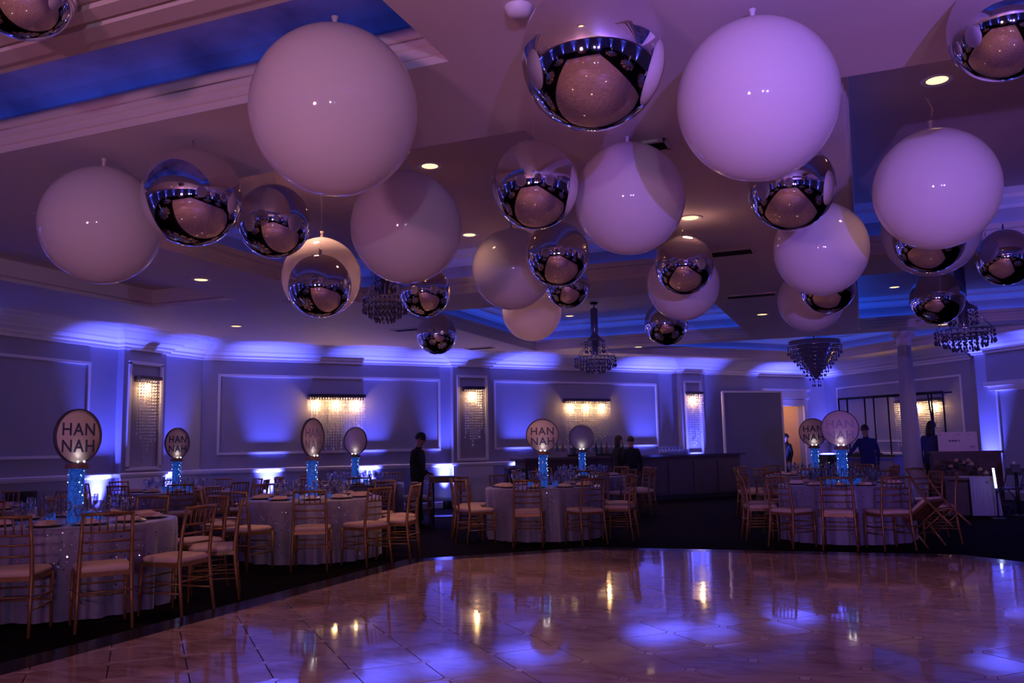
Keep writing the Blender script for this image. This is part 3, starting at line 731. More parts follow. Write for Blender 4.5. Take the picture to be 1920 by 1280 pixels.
COLR = MB().lathe([(.001,.48),(.098,.48),(.1,.485),(.1,.525),(.098,.53),(.001,.53)], 28).mesh('collar', M_WOODL)
RD = .257
mb = MB(); mb.lathe([(RD-.012,.006),(RD-.012,.014),(RD,.014),(RD,-.014),(RD-.012,-.014),(RD-.012,-.006)], 48); RIMM = mb.mesh('sign_rim', M_RIM)
DSC = MB().lathe([(.001,.006),(RD-.012,.006),(RD-.012,-.006),(.001,-.006)], 48).mesh('sign_face', M_DISC)
def text_mesh(s, size, name):
    cu = bpy.data.curves.new('t','FONT'); cu.body = s; cu.size = size; cu.align_x = 'CENTER'; cu.align_y = 'CENTER'; cu.extrude = .001; cu.offset = .0018; cu.space_character = 1.12
    o = bpy.data.objects.new('t', cu); COL.objects.link(o); bpy.context.view_layer.update()
    me = bpy.data.meshes.new_from_object(o.evaluated_get(bpy.context.evaluated_depsgraph_get())); me.name = name
    bpy.data.objects.remove(o); me.materials.clear(); me.materials.append(M_INK); return me
T_HAN, T_NAH = text_mesh('HAN', .165, 'lettering'), text_mesh('NAH', .165, 'lettering')
LEDB = MB().sphere((0,0,0), .009, 8, 6).mesh('led', M_LED)
INK2 = mat('pale_lettering', (.38,.30,.42), .6)
def centerpiece(x, y, sign_rz, text, desc):
    t = thing('lit_vase_centerpiece', 'round sign on a glowing blue vase, '+desc, 'centerpiece', (x,y,.769), 0, 'vase centrepieces with round signs')
    v = link('vase', VAS, t); link('fairy_lights', FAI, v)['kind'] = 'stuff'
    link('collar', COLR, t)
    s = link('sign', DSC, t, (0,0,.53+RD-.005)); s.rotation_euler = (math.pi/2,0,sign_rz)   # disc faces local -y turned by rz
    link('sign_rim', RIMM, s)
    if text:
        for m, yy in ((T_HAN,.058),(T_NAH,-.098)): 
            if text == 2: m = m.copy(); m.materials.clear(); m.materials.append(INK2)
            link('lettering', m, s, (0,yy,.0075))
    for dx in (-.035,.035):
        lx = Matrix.Rotation(sign_rz,3,'Z') @ Vector((dx,-.05,.545)); link('led', LEDB, t, lx)
    if 'outside' in desc: return
    q = Matrix.Rotation(sign_rz,3,'Z') @ Vector((0,-.045,.56))
    light('SPOT', 'sign_light', q, .2, (.92,.93,1), t, spot_size=2.0, spot_blend=.9, shadow_soft_size=.015, aim=Matrix.Rotation(sign_rz,3,'Z') @ Vector((0,.14,1)))
    light('POINT', 'vase_glow', (0,-.13,.25), .08, (.06,.25,1), t, shadow_soft_size=.1)
def face_cam(x, y, turn):   # z rotation so that local -y points to the camera, then turned
    return math.atan2(-y,-x)+math.pi/2+math.radians(turn)
def table(name, x, y, angles, sign, desc, near, rad=1.19, skip=(), settings=True):
    t = thing('round_table', 'round table under a sparkling silver cloth, '+desc, 'table', (x,y,0), 0, 'round banquet tables')
    link('table_top', UNDM, t)
    for k in range(4): a = k*math.pi/2+.7; link('table_leg', LEGM, t, (.5*math.cos(a), .5*math.sin(a), 0))
    cl = link('tablecloth', CLOTHM, None, (x,y,0), random.uniform(0,6)); tag(cl, 'sequinned silver tablecloth falling to the floor, '+desc, 'tablecloth', 'silver tablecloths'); sq = link('sequins', SEQM, cl); sq['kind'] = 'stuff'
    base = math.degrees(math.atan2(-y,-x))
    for i, a in enumerate(angles):
        ar = math.radians(a)
        if i not in skip:
            rr = rad+random.uniform(-.03,.05)
            chair(x+rr*math.cos(ar), y+rr*math.sin(ar), ar+math.pi/2+math.radians(random.uniform(-7,7)), 'gold chair with ivory cushion, '+ORD[i]+' counter-clockwise at the table '+desc, 'gold chairs at the round tables', near and i < 5)
        if settings and not (i in skip and len(angles) > 10):
            sx, sy = x+.66*math.cos(ar), y+.66*math.sin(ar)
            p = thing('place_setting', 'charger with ivory plate and napkin on the table '+desc, 'plate', (sx,sy,.769), ar+math.pi/2, 'place settings, '+desc)
            link('charger', CHG, p); link('plate', PLT, p); link('napkin', NPK, p)
            for m, n, r2, da in ((WG,'wine_glass',.47,.20),(GB,'water_goblet',.44,-.12),(FL,'champagne_flute',.38,.05)):
                aa = ar+da; tag(link(n, m, None, (x+r2*math.cos(aa), y+r2*math.sin(aa), .769)), 'clear stemmed '+n.replace('_',' ')+' standing on the table '+desc, 'glass', 'glassware, '+desc)
    for k in range(4):
        a = k*1.57+.5+random.uniform(-.3,.3); v = thing('votive_candle', 'small glowing blue votive beside the vase on the table '+desc, 'candle', (x+.2*math.cos(a), y+.2*math.sin(a), .769), 0, 'votives, '+desc)
        link('holder', VOT, v); link('candle_light', VOTF, v)
    if sign is not None: centerpiece(x, y, face_cam(x,y,sign[0]), sign[1], desc)
TABLES = [
 ('a', -6.85, 6.03, (-61,-31,0,36,72,108,144,180,216,252), (40,1), 'nearest at left', True),
 ('b', -10.6, 11.3, (-80,-44,-8,28,64,100,136,172,208,244), (42,1), 'by the left corner pilaster', False),
 ('c', -6.8, 9.7, (-92,-55,-22,8,44,80,116,152,190,226), (56,2), 'second left of dance floor', True),
 ('d', -8.8, 13.9, (-90,-54,-18,18,54,90,126,162,198,234), (-35,0), 'near the left back wall', False),
 ('e', -4.66, 12.72, (-124,-80,-41,-4,34,70,106,142,178,208), (0,1), 'in the middle', True),
 ('f', -5.4, 17.07, (-72,-36,0,36,72,108,144,180,216,252), (0,0), 'before the bar', False),
 ('g', -.9, 17.17, (-90,-54,-18,18,54,90,126,162,198,234), (8,1), 'behind the right-hand one', False),
 ('h', -.33, 13.25, (-165,-122,-92,-64,-32,-6,32,68,104,138,168), (0,2), 'at right beyond dance floor', True),
]
for nm, x, y, an, sg, desc, near in TABLES:
    table(nm, x, y, an, sg, desc, near, skip=((4,) if nm == 'h' else (2,) if nm == 'd' else ()))
p = at(-95,958,.76); table('i', p.x, p.y, (-60,-24,12,48,84,120,156,192,228,264), None, 'cut by the left edge', False)
for k, (x, y) in enumerate(((4.7,7.2),(4.9,2.6),(5.2,-2.2),(-7.2,1.6),(-7.0,-2.8),(-1.0,-7.0))):
    table('r', x, y, tuple(range(10,370,36)), (0,1), ['outside the frame at right, farthest','outside the frame at right, middle','outside the frame at right, nearest','outside the frame at left','outside the frame behind left','outside the frame behind'][k], False, settings=False)
# tipped chair leaning its back on the right table
ax = math.radians(-34); x0, y0 = -.33, 13.25
rz = ax+math.pi/2; tip = math.radians(-40)
foot = Vector((0,.2,0)); Rm = Matrix.Rotation(rz,3,'Z') @ Matrix.Rotation(tip,3,'X')
tgt = Vector((x0+1.32*math.cos(ax), y0+1.32*math.sin(ax), 0)); org = tgt-Rm @ foot
tc_ = chair(org.x, org.y, rz, 'gold chair tipped forward, leaning its back on the right-hand table', 'gold chairs at the round tables', True, tip, org.z)

# ---------------------------------------------------------------- bar
BO = 1.25
def on2(s, o): q = w2(s,o); return q
bar = thing('bar_counter', 'long dark bar counter along the back wall', 'bar', on2(10.2,BO).to_3d(), ang2)
M_BARF = mat('bar_front', (.12,.085,.10), .5, noise=(3,.8)); M_BART = mat('bar_top', (.10,.085,.11), .12, coat=.6)
MB().box((0,.28,.54), (6.5,.5,1.08)).build('body', M_BARF, bar); MB().box((0,.25,1.10), (6.7,.68,.05)).build('counter_top', M_BART, bar)
for k in range(8): MB().box((-2.84+k*.81,.02,.56), (.70,.03,.80)).build('front_panel', M_BARF, bar)
MB().box((0,.01,.06), (6.5,.03,.12)).build('kick_board', M_BLACK, bar)
sl = thing('back_bar_shelf', 'low dark shelf against the wall behind the bar', 'shelf', on2(9.4,.22).to_3d(), ang2)
MB().box((0,0,1.15), (2.3,.3,.04)).build('shelf_board', M_BLACKM, sl); MB().box((0,.1,.56), (2.3,.08,1.12)).build('back_panel', M_BLACKM, sl)
bottle = MB().lathe([(.001,0),(.036,0),(.038,.01),(.038,.17),(.014,.22),(.013,.29),(.016,.30),(.001,.30)], 12)
BOT = [bottle.mesh('bottle', mat('bottle_'+str(i), c, .08, coat=.5)) for i, c in enumerate(((.05,.12,.06),(.2,.09,.03),(.35,.35,.42),(.05,.05,.12)))]
for k in range(13): q = on2(8.4+k*.165,.24); tag(link('liquor_bottle', BOT[k%4], None, (q.x,q.y,1.17)), 'bottle standing on the shelf behind the bar', 'bottle', 'bottles behind the bar')
TUM = MB().lathe([(.001,0),(.03,0),(.038,.12),(.036,.12),(.028,.01),(.001,.01)], 12).mesh('tumbler', M_GLASS)
for r in range(3):
    for k in range(9):
        q = on2(11.0+k*.1+r*.02,BO-.1-r*.11); tag(link('tumbler', TUM, None, (q.x,q.y,1.126)), 'clear tumbler in the cluster of glasses on the bar', 'glass', 'tumblers on the bar')
for k in range(8):
    q = on2(11.05+k*.11,BO-.46); tag(link('wine_glass', WG, None, (q.x,q.y,1.126)), 'upright wine glass in the cluster on the bar', 'glass', 'wine glasses on the bar')
for k, (s, ww, col) in enumerate(((7.9,.5,(.3,.28,.36)),(8.8,.3,(.2,.19,.25)),(10.05,.45,(.32,.3,.38)))):
    q = on2(s,BO-.28); t = thing('bar_tray', ['pale caddy at the left end of the bar','small square caddy on the bar left of the round sign','low pale caddy in the middle of the bar'][k], 'tray', (q.x,q.y,1.126), ang2)
    mm = mat('tray_'+str(k), col, .4); MB().box((0,0,.01), (ww,.3,.02)).build('base', mm, t)
    mb = MB(); mb.box((0,-.15,.06), (ww,.015,.12)); mb.box((0,.15,.06), (ww,.015,.12)); mb.box((-ww/2,0,.06), (.015,.3,.12)); mb.box((ww/2,0,.06), (.015,.3,.12)); mb.build('sides', mm, t)
q = on2(6.6,BO+.1); t = thing('trash_bin', 'tall black bin at the left end of the bar', 'bin', (q.x,q.y,0), ang2)
MB().lathe([(.001,0),(.21,0),(.25,.85),(.25,.88),(.23,.88),(.2,.03)], 20).build('body', M_BLACK, t); MB().lathe([(.255,.86),(.26,.9),(.2,.95),(.001,.97)], 20).build('lid', M_BLACK, t)

# white movable partition left of the doorway
q0, q1 = at(1352,925,0), at(1462,921,0); dv = (q1-q0); L = dv.length; aa = math.atan2(dv.y,dv.x)
pn = thing('partition_panel', 'tall plain white partition panel left of the doorway', 'partition', ((q0+q1)/2+Vector((n2.x,n2.y,0))*.25), aa)
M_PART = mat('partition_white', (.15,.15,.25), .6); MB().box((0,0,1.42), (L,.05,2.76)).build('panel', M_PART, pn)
mb = MB(); mb.box((-L/2,0,1.42), (.05,.08,2.80)); mb.box((L/2,0,1.42), (.05,.08,2.80)); mb.box((0,0,2.81), (L,.08,.05)); mb.build('frame', M_TRIM, pn)
for s in (-1,1): MB().box((s*(L/2-.1),0,.02), (.3,.5,.04)).build('foot', M_TRIM, pn)

# ---------------------------------------------------------------- round column
p = at(1693,622,ZC); t = struct(link('column', None, None, (p.x,p.y,0)), 'slim round tapering column at right')
MB().lathe([(.20,.20),(.195,.6),(.17,1.8),(.135,3.35)], 32).build('shaft', M_WALL, t)
MB().lathe([(.001,0),(.26,0),(.26,.08),(.235,.10),(.235,.15),(.21,.17),(.20,.20)], 32).build('base', M_TRIM, t)
MB().lathe([(.135,3.35),(.16,3.37),(.15,3.40),(.15,3.48),(.2,3.54),(.24,3.56),(.24,3.65)], 32).build('capital', M_TRIM, t)

# ---------------------------------------------------------------- buffet rack, counters, podium (far right)
p0, p1 = atd(1572,748,22.6), atd(1768,742,20.1); dv = p1-p0; dv.z = 0; L = dv.length; aa = math.atan2(dv.y,dv.x)
rk = thing('pipe_rack', 'black overhead pipe frame with slanting uprights behind the column', 'rack', (p0.x,p0.y,0), aa); H = p0.z
MB().tube([(0,0,H),(L,0,H)], .028).build('top_pipe', M_BLACKM, rk); MB().tube([(0,.35,H),(L,.35,H)], .02).build('top_pipe', M_BLACKM, rk)
for f in (0,.09,.27,.36,.50,.74,.90,1): MB().tube([(L*f,0,.02),(L*f,0,H)], .02).build('upright', M_BLACKM, rk)
MB().tube([(L*.95,.0,.02),(L*.80,.3,H)], .02).build('brace', M_BLACKM, rk)
for f in (0,1): MB().box((L*f,.17,.015), (.3,.5,.03)).build('foot', M_BLACKM, rk)
p = atd(1650,905,20.6); ct = thing('buffet_counter', 'pale buffet counter left of the round column', 'counter', (p.x,p.y,0), aa)
M_PALE = mat('counter_front', (.30,.24,.30), .6)
MB().box((0,0,.5), (1.3,.6,1.0)).build('body', M_PALE, ct); MB().box((0,0,1.02), (1.4,.7,.04)).build('top', M_BLACKM, ct); MB().box((0,-.33,.93), (1.3,.02,.05)).build('blue_edge', mat('edge_blue', (.05,.08,.4), .4), ct)
tr = thing('serving_tray', 'red-lined tray on the buffet counter', 'tray', (p.x,p.y,1.04), aa)
MB().box((-.3,0,.02), (.6,.35,.04)).build('tray', M_BLACK, tr); MB().box((-.3,0,.05), (.5,.28,.03)).build('red_liner', mat('red_liner', (.4,.02,.03), .6), tr)
p = atd(1550,860,21.2); sp = thing('equipment_case', 'black equipment case between the two right-hand round signs', 'case', (p.x,p.y,0), aa)
MB().box((0,0,.5), (.5,.45,1.0)).build('body', M_BLACK, sp); MB().box((0,0,1.03), (.52,.47,.05)).build('lid', M_BLACKM, sp); MB().box((0,-.235,.8), (.3,.02,.04)).build('handle', M_CHROME, sp)
for sx in (-.22,.22): MB().box((sx,-.23,.5), (.03,.02,1.0)).build('edge_strip', M_BLACKM, sp)

pd_l, pd_r = atd(1745,846,17.4), atd(1882,845,17.0); dv = pd_r-pd_l; dv.z = 0; L = dv.length; ab = math.atan2(dv.y,dv.x); c = (pd_l+pd_r)/2
pod = thing('wooden_podium', 'dark brown wooden counter at far right holding a white sign', 'counter', (c.x,c.y,0), ab); H = c.z
MB().box((0,.3,H/2), (L-.08,.5,H-.04)).build('body', M_WOOD, pod); MB().box((0,.28,H-.02), (L,.62,.04)).build('top', M_WOOD, pod)
for s in (-1,1): MB().box((s*L*.245,.04,H*.55), (L*.44,.02,H*.6)).build('front_panel', M_WOOD, pod)
sw, sh = .72, .385
sgn = thing('white_sign_board', 'white sign board with a short dark line of writing on the brown counter', 'sign', (*(Vector((c.x,c.y))+Vector((math.cos(ab),math.sin(ab)))*(-.12)+Vector((-math.sin(ab),math.cos(ab)))*.2), H), ab)
MB().box((0,0,sh/2), (sw,.03,sh)).build('board', mat('sign_white', (.62,.50,.62), .6), sgn)
mb = MB(); x = -.14
for wl in (.055,.05,.06,.03): mb.box((x,-.0165,.21), (wl*.8,.002,.03)); x += wl
mb.build('writing', M_INK, sgn)
mb = MB()
for k in range(7): a = k*.7; mb.box((.26+.035*math.cos(a),-.0165,.08+.02*math.sin(2*a)), (.022,.002,.012))
mb.build('emblem', M_INK, sgn)
for x in (-.31,-.22,.02,.2): MB().sphere((x,-.02,sh-.05), .013, 8, 5).build('clip', M_CHROME, sgn)

# draped table with flowers
p = atd(1815,930,15.6); ft = thing('draped_side_table', 'small dark table with a pale cloth hanging down its right side', 'table', (p.x,p.y,0), ab)
HT = .68
mb = MB()
for sx in (-.36,.30):
    for sy in (-.18,.3): mb = MB().box((sx,sy,HT/2-.02), (.05,.05,HT-.04)); mb.build('leg', M_WOOD, ft)
MB().box((-.03,.06,HT-.02), (.76,.6,.04)).build('top', M_WOOD, ft); MB().box((-.2,-.2,HT/2-.03), (.36,.02,HT-.1)).build('front_board', M_WOOD, ft)
def drape(mb, x0, x1, z0, z1, y, n=40, amp=.02, fr=9):
    vs = []; fs = []
    for i in range(n+1):
        t_ = i/n; xx = x0+(x1-x0)*t_
        for zz, k in ((z1,.2),((z0+z1)/2,.7),(z0,1.2)): vs.append((xx+(.05*k if t_ > .5 else 0), y-amp*k*math.sin(fr*2*math.pi*t_)-.03*k, zz))
    for i in range(n):
        for j in range(2): fs.append((i*3+j, i*3+j+1, (i+1)*3+j+1, (i+1)*3+j))
    return mb.add(vs, fs, True)
M_DRAPE = mat('pale_cloth', (.42,.38,.55), .7)
cl = MB(); drape(cl, .0,.42,.02,HT+.005,-.26); cl.box((.16,.06,HT+.004), (.56,.62,.006)); 
tag(cl.build('table_runner', M_DRAPE, None, (p.x,p.y,0), ab), 'pale pleated cloth hanging from the small dark table at right', 'cloth')
# bouquet
fl = thing('flower_bouquet', 'bouquet of dark leaves and cream roses lying on the small dark table', 'flowers', (p.x,p.y,HT+.01), ab)
M_LEAF = mat('dark_leaf', (.015,.02,.02), .5); M_ROSE = mat('cream_rose', (.55,.32,.2), .7)
rnd = random.Random(9)
for k in range(70):
    tt = rnd.random(); px_ = -.38+.85*tt+rnd.gauss(0,.04); pz = .10+.12*math.sin(math.pi*min(1,tt*1.3))+rnd.gauss(0,.05)-(max(0,tt-.62)*1.05); py = -.18+rnd.gauss(0,.09)-.08*tt
    a = rnd.uniform(0,6.28); ln = rnd.uniform(.06,.12); e = Euler((rnd.gauss(0,.7), rnd.gauss(0,.7), a)).to_matrix()
    vs = [(0,0,0),(ln*.4,ln*.28,.012),(ln,0,-.01),(ln*.4,-ln*.28,.012),(ln*.45,0,-.006)]
    MB().add([e @ Vector(v)+Vector((px_,py,pz)) for v in vs], [(0,4,1),(4,2,1),(0,3,4),(4,3,2)]).build('leaf', M_LEAF, fl)
for (px_,py,pz) in ((-.18,-.25,.30),(-.08,-.27,.27),(.05,-.28,.24),(-.28,-.27,.20),(.18,-.3,.14),(.27,-.3,.08),(.02,-.2,.30),(.36,-.3,-.05)):
    mb = MB()
    for q_ in range(3):
        for s_ in range(5):
            a = s_*1.2566+q_*.6; r_ = .014+.014*q_; mb.add([Vector((px_,py,pz))+Vector((r_*math.cos(a+b), r_*math.sin(a+b), h_-.012*q_)) for b, h_ in ((-.6,0),(.6,0),(.5,.04),(-.5,.04))], [(0,1,2,3)])
    mb.sphere((px_,py,pz), .018, 8, 5); mb.build('rose', M_ROSE, fl)
# light tube
p = atd(1866,895,14.9); lt = thing('light_tube', 'short glowing white light tube standing beside the draped table', 'light tube', (p.x,p.y,0))
mb = MB(); mb.tube([(0,0,.02),(0,0,.52)], .012); mb.box((0,0,.01), (.2,.2,.02)); mb.build('stand', M_BLACKM, lt)
MB().tube([(0,0,.52),(-.02,0,.86)], .018, 10).build('tube', emat('tube_glow', (.55,.65,1), 5), lt)
# dark folding chairs and stanchion at the right edge
M_DARKCH = mat('dark_blue_metal', (.06,.055,.13), .35, .3)
def folding_chair(x, y, rz, label):
    t = thing('folding_chair', label, 'chair', (x,y,0), rz, 'dark folding chairs')
    for s in (-1,1):
        MB().tube([(s*.2,.22,0),(s*.2,-.12,.50),(s*.2,-.22,.80)], .013).build('back_leg', M_DARKCH, t); MB().tube([(s*.18,-.24,0),(s*.18,.16,.44)], .013).build('front_leg', M_DARKCH, t)
    MB().box((0,.03,.45), (.38,.38,.025)).build('seat', M_DARKCH, t); MB().box((0,-.2,.75), (.4,.02,.13)).build('backrest', M_DARKCH, t)
    for z in (.15,.25): MB().tube([(-.19,.1,z),(.19,.1,z)], .009).build('stretcher', M_DARKCH, t)
p = at(1893,962,0); folding_chair(p.x, p.y, 2.2, 'dark folding chair beside the light tube at the right edge')
p = at(1945,952,0); folding_chair(p.x, p.y, 1.2, 'dark folding chair behind the black post at the right edge')
p = at(1912,968,0); st = thing('black_post', 'black post with a small pale knob at the right edge', 'post', (p.x,p.y,0))
MB().lathe([(.001,0),(.16,0),(.16,.02),(.03,.04)], 20).build('base', M_BLACKM, st); MB().tube([(0,0,.03),(0,0,.80)], .03).build('pole', M_BLACK, st); MB().box((0,0,.84), (.14,.12,.14)).build('head', M_BLACK, st); MB().sphere((-.02,-.02,.93), .032, 10, 6).build('knob', M_PLATE, st)
# equipment near the left wall
p = at(38,960,.55); p.z = 0; bx = thing('black_speaker', 'black box loudspeaker behind the left-edge table', 'speaker', p, .9)
MB().box((0,0,.55), (.42,.4,.62)).build('cabinet', M_BLACK, bx); MB().box((0,-.205,.55), (.36,.015,.55)).build('grille', M_BLACKM, bx); MB().lathe([(.001,0),(.18,0),(.18,.02),(.03,.04),(.03,.25)], 16).build('stand', M_BLACKM, bx)

# ---------------------------------------------------------------- people
def person(label, loc, rz, h, pose, cols, hair=None):
    """one skinned body; local +y is forward. joints scaled from a 1.75 m figure"""
    k = h/1.75
    J = {'pelvis':(0,0,.93),'waist':(0,.01,1.06),'chest':(0,.01,1.28),'neck0':(0,-.005,1.44),'neck':(0,.01,1.51),'head0':(0,.03,1.58),'head1':(0,.035,1.66),'head2':(0,.015,1.72)}
    R = {'pelvis':(.17,.14),'waist':(.16,.13),'chest':(.205,.155),'neck0':(.085,.075),'neck':(.055,.058),'head0':(.07,.085),'head1':(.078,.098),'head2':(.055,.07)}
    E_ = [('pelvis','waist'),('waist','chest'),('chest','neck0'),('neck0','neck'),('neck','head0'),('head0','head1'),('head1','head2')]
    for s, t in ((-1,'l'),(1,'r')):
        P = pose.get(t, {})
        J['sh'+t] = (s*.175,-.005,1.40); J['el'+t] = P.get('el', (s*.235,-.04,1.12)); J['wr'+t] = P.get('wr', (s*.24,.06,.88)); J['hip'+t] = (s*.09,0,.88)
        J['kn'+t] = P.get('kn', (s*.095,.02,.49)); J['an'+t] = P.get('an', (s*.1,-.03,.08)); J['toe'+t] = tuple(Vector(J['an'+t])+Vector((s*.02,.17,-.04)))
        R.update({'sh'+t:(.065,.065),'el'+t:(.046,.046),'wr'+t:(.030,.024),'hip'+t:(.095,.1),'kn'+t:(.06,.062),'an'+t:(.042,.045),'toe'+t:(.04,.03)})
        E_ += [('chest','sh'+t),('sh'+t,'el'+t),('el'+t,'wr'+t),('pelvis','hip'+t),('hip'+t,'kn'+t),('kn'+t,'an'+t),('an'+t,'toe'+t)]
        w_ = Vector(J['wr'+t]); dr = (w_-Vector(J['el'+t])).normalized(); sd = Vector((s,0,0)); sd = (sd-dr*sd.dot(dr)).normalized(); cur = dr.cross(sd)*s
        J['pm'+t] = tuple(w_+dr*.055); R['pm'+t] = (.034,.016); E_.append(('wr'+t,'pm'+t))
        for fi, (off, ln) in enumerate(((-.028,.062),(-.010,.075),(.009,.07),(.026,.055))):
            b_ = w_+dr*.09+sd*off; m_ = b_+dr*ln*.5+cur*.006; e_ = m_+dr*ln*.42+cur*.022
            for n_, pt in zip('abc', (b_,m_,e_)): J[f'f{fi}{n_}{t}'] = tuple(pt); R[f'f{fi}{n_}{t}'] = (.0095,.0095)
            E_ += [('pm'+t,f'f{fi}a{t}'),(f'f{fi}a{t}',f'f{fi}b{t}'),(f'f{fi}b{t}',f'f{fi}c{t}')]
        b_ = w_+dr*.045-sd*.04; e_ = b_+dr*.045-sd*.015+cur*.02
        J['tha'+t] = tuple(b_); J['thb'+t] = tuple(e_); R['tha'+t] = R['thb'+t] = (.0105,.0105); E_ += [('wr'+t,'tha'+t),('tha'+t,'thb'+t)]
    lean = pose.get('lean',0); hd = pose.get('head',(0,0))
    def tf(n_, p):
        p = Vector(p)
        if p.z > .95 or n_[:2] in ('el','wr','pm','th') or (n_[0] == 'f' and n_[1].isdigit()): q = p-Vector((0,0,.93)); q.rotate(Euler((-lean,0,0))); p = q+Vector((0,0,.93))
        if n_.startswith('head'): q = p-Vector(tf('neck',J['neck'])) if n_ != 'neck' else p; q.rotate(Euler((-hd[0],0,hd[1]))); p = q+Vector(tf('neck',J['neck']))
        return p
    names = list(J); me = bpy.data.meshes.new('body'); me.from_pydata([tf(n_, J[n_])*k for n_ in names], [(names.index(a), names.index(b)) for a, b in E_], [])
    o = bpy.data.objects.new('tmp', me); COL.objects.link(o); o.modifiers.new('s','SKIN'); sv = me.skin_vertices[0].data
    for i, n_ in enumerate(names): sv[i].radius = (R[n_][0]*k, R[n_][1]*k); sv[i].use_root = (n_ == 'pelvis')
    ss = o.modifiers.new('u','SUBSURF'); ss.levels = 2; ss.render_levels = 2
    bpy.context.view_layer.update(); body = bpy.data.meshes.new_from_object(o.evaluated_get(bpy.context.evaluated_depsgraph_get())); bpy.data.objects.remove(o)
    neck_z = tf('neck',J['neck']).z*k; wr = [tf('wr'+t,J['wr'+t])*k for t in 'lr']; tips = [tf('pm'+t,J['pm'+t])*k for t in 'lr']; hip_z = .92*k; ank = .09*k
    body.materials.clear()
    for m_ in cols: body.materials.append(m_)    # skin, top, bottom, shoes
    for pl in body.polygons:
        c_ = pl.center
        hand = any((c_-tp).length < .13*k and (c_-tp).length < (c_-w_).length+.02*k for tp, w_ in zip(tips,wr))
        pl.material_index = 0 if c_.z > neck_z-.02*k or hand else (3 if c_.z < ank else (1 if c_.z > hip_z-.06*k else 2)); pl.use_smooth = True
    t = thing('person', label, 'person', loc, rz); link('body', body, t)
    hc_ = (tf('head1',J['head1'])*k); Rh = Euler((-lean-hd[0],0,hd[1])).to_matrix().to_4x4(); Mh = Matrix.Translation(hc_) @ Rh @ Matrix.Scale(k,4)
    mb = MB()   # hair cap
    vs = []; fs = []; n_, m_ = 18, 9
    for i in range(m_+1):
        ph = math.pi*.62*i/m_
        for j in range(n_):
            th = 2*math.pi*j/n_; dd = Vector((math.sin(ph)*math.cos(th), math.sin(ph)*math.sin(th), math.cos(ph)))
            cut = 1 if dd.y < .25 or dd.z > .55 else .93
            vs.append(Vector((dd.x*.092*cut, dd.y*.112*cut-.008, dd.z*.105+.012)))
    for i in range(m_):
        for j in range(n_): fs.append((i*n_+j, i*n_+(j+1)%n_, (i+1)*n_+(j+1)%n_, (i+1)*n_+j))
    mb.add(vs, fs, True, Mh)
    if hair == 'long': mb.lathe([(.001,.06),(.075,.05),(.095,-.03),(.10,-.14),(.085,-.25),(.001,-.27)], 14, Mh @ Matrix.Translation((0,-.055,0)) @ Matrix.Diagonal((1,.6,1,1)))
    mb.build('hair', M_HAIR, t)
    mb = MB(); mb.add([(-.012,.088,-.035),(.012,.088,-.035),(0,.115,-.03),(0,.092,.012)], [(0,1,2),(0,2,3),(1,3,2)], True, Mh)   # nose
    for s in (-1,1): mb.lathe([(.001,-.02),(.014,-.012),(.018,.006),(.001,.022)], 8, Mh @ Matrix.Translation((s*.083,.005,-.01)) @ Matrix.Diagonal((.5,1,1,1)))
    mb.build('face_features', cols[0], t)
    mb = MB()
    for s in (-1,1): mb.lathe([(.001,-.007),(.012,0),(.001,.007)], 8, Mh @ Matrix.Translation((s*.032,.088,.012)) @ Matrix.Diagonal((1.2,.6,1,1)))
    mb.lathe([(.001,-.006),(.02,0),(.001,.006)], 8, Mh @ Matrix.Translation((0,.086,-.055)) @ Matrix.Diagonal((1.2,.5,.8,1)))
    mb.build('eyes_and_mouth', M_HAIR, t)
    return t
def heading(x, y, turn): return math.atan2(-y,-x)-math.pi/2+math.radians(turn)   # +y towards camera, then turned
SUIT = [M_SKIN, M_SUIT, M_SUIT, M_BLACK]
p = atd(782,900,15.4); PX1 = p
r1 = heading(p.x,p.y,66)
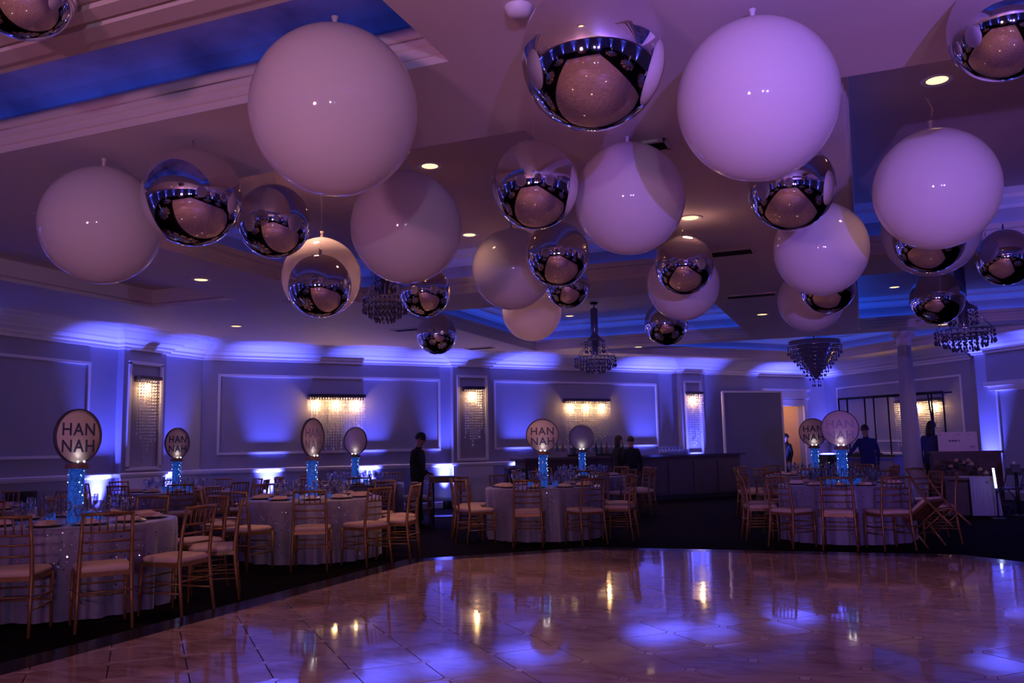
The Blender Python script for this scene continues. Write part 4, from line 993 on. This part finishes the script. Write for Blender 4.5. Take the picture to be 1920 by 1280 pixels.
person('person in a black suit standing sideways, pushing a service trolley', (p.x,p.y,0), r1, 1.66, {'lean':.05,'head':(.1,0),'l':{'el':(-.22,-.06,1.12),'wr':(-.16,.20,.97),'an':(-.1,-.12,.08),'kn':(-.1,0,.49)},'r':{'el':(.23,-.02,1.14),'wr':(.17,.26,1.0),'an':(.1,.10,.08),'kn':(.1,.09,.5)}}, SUIT)
p = atd(838,900,15.4); cx_, cy_ = p.x, p.y
tr = thing('service_trolley', 'dark two-shelf service trolley in front of the standing person', 'trolley', (cx_,cy_,0), heading(cx_,cy_,0))
MB().box((0,0,.83), (.52,.42,.10)).build('top_tray', M_WOOD, tr); MB().box((0,0,.885), (.54,.44,.012)).build('tray_rim', M_BLACKM, tr); MB().box((0,0,.18), (.5,.4,.03)).build('lower_shelf', M_BLACKM, tr)
for sx in (-.24,.24):
    for sy in (-.19,.19): MB().tube([(sx,sy,.06),(sx,sy,.8)], .014).build('leg', M_BLACKM, tr); MB().sphere((sx,sy,.035), .035, 10, 6, (.5,1,1)).build('caster', M_BLACK, tr)
MB().tube([(.27,-.18,.85),(.33,-.18,.92),(.33,.18,.92),(.27,.18,.85)], .012).build('handle', M_CHROME, tr)
p = atd(1160,880,20.3); person('person with long dark hair standing at the bar, left of a taller companion', (p.x,p.y,0), heading(p.x,p.y,120), 1.60, {'r':{'el':(.22,.0,1.13),'wr':(.14,.2,1.1)}}, SUIT, 'long')
p = atd(1185,880,19.9); person('person with short dark hair in black, standing at the bar on the right', (p.x,p.y,0), heading(p.x,p.y,-160), 1.57, {'l':{'el':(-.22,.0,1.13),'wr':(-.12,.22,1.08)}}, SUIT)
p = atd(1476,850,25.5); person('person in black standing in the doorway, half hidden by the white panel', (p.x,p.y,0), heading(p.x,p.y,-60), 1.62, {}, SUIT)
p = atd(1627,850,19.2); person('person in a navy shirt reaching left beside the tall round sign', (p.x,p.y,0), heading(p.x,p.y,200), 1.72, {'lean':.08,'l':{'el':(-.34,.02,1.16),'wr':(-.52,.14,.98)}}, [M_SKIN,M_NAVY,M_GREY,M_BLACK])
p = atd(1748,850,18.6); person('person with long dark hair in dark blue, standing behind the brown counter', (p.x,p.y,0), heading(p.x,p.y,150), 1.76, {'head':(.15,0)}, [M_SKIN,M_NAVY,M_SUIT,M_BLACK], 'long')
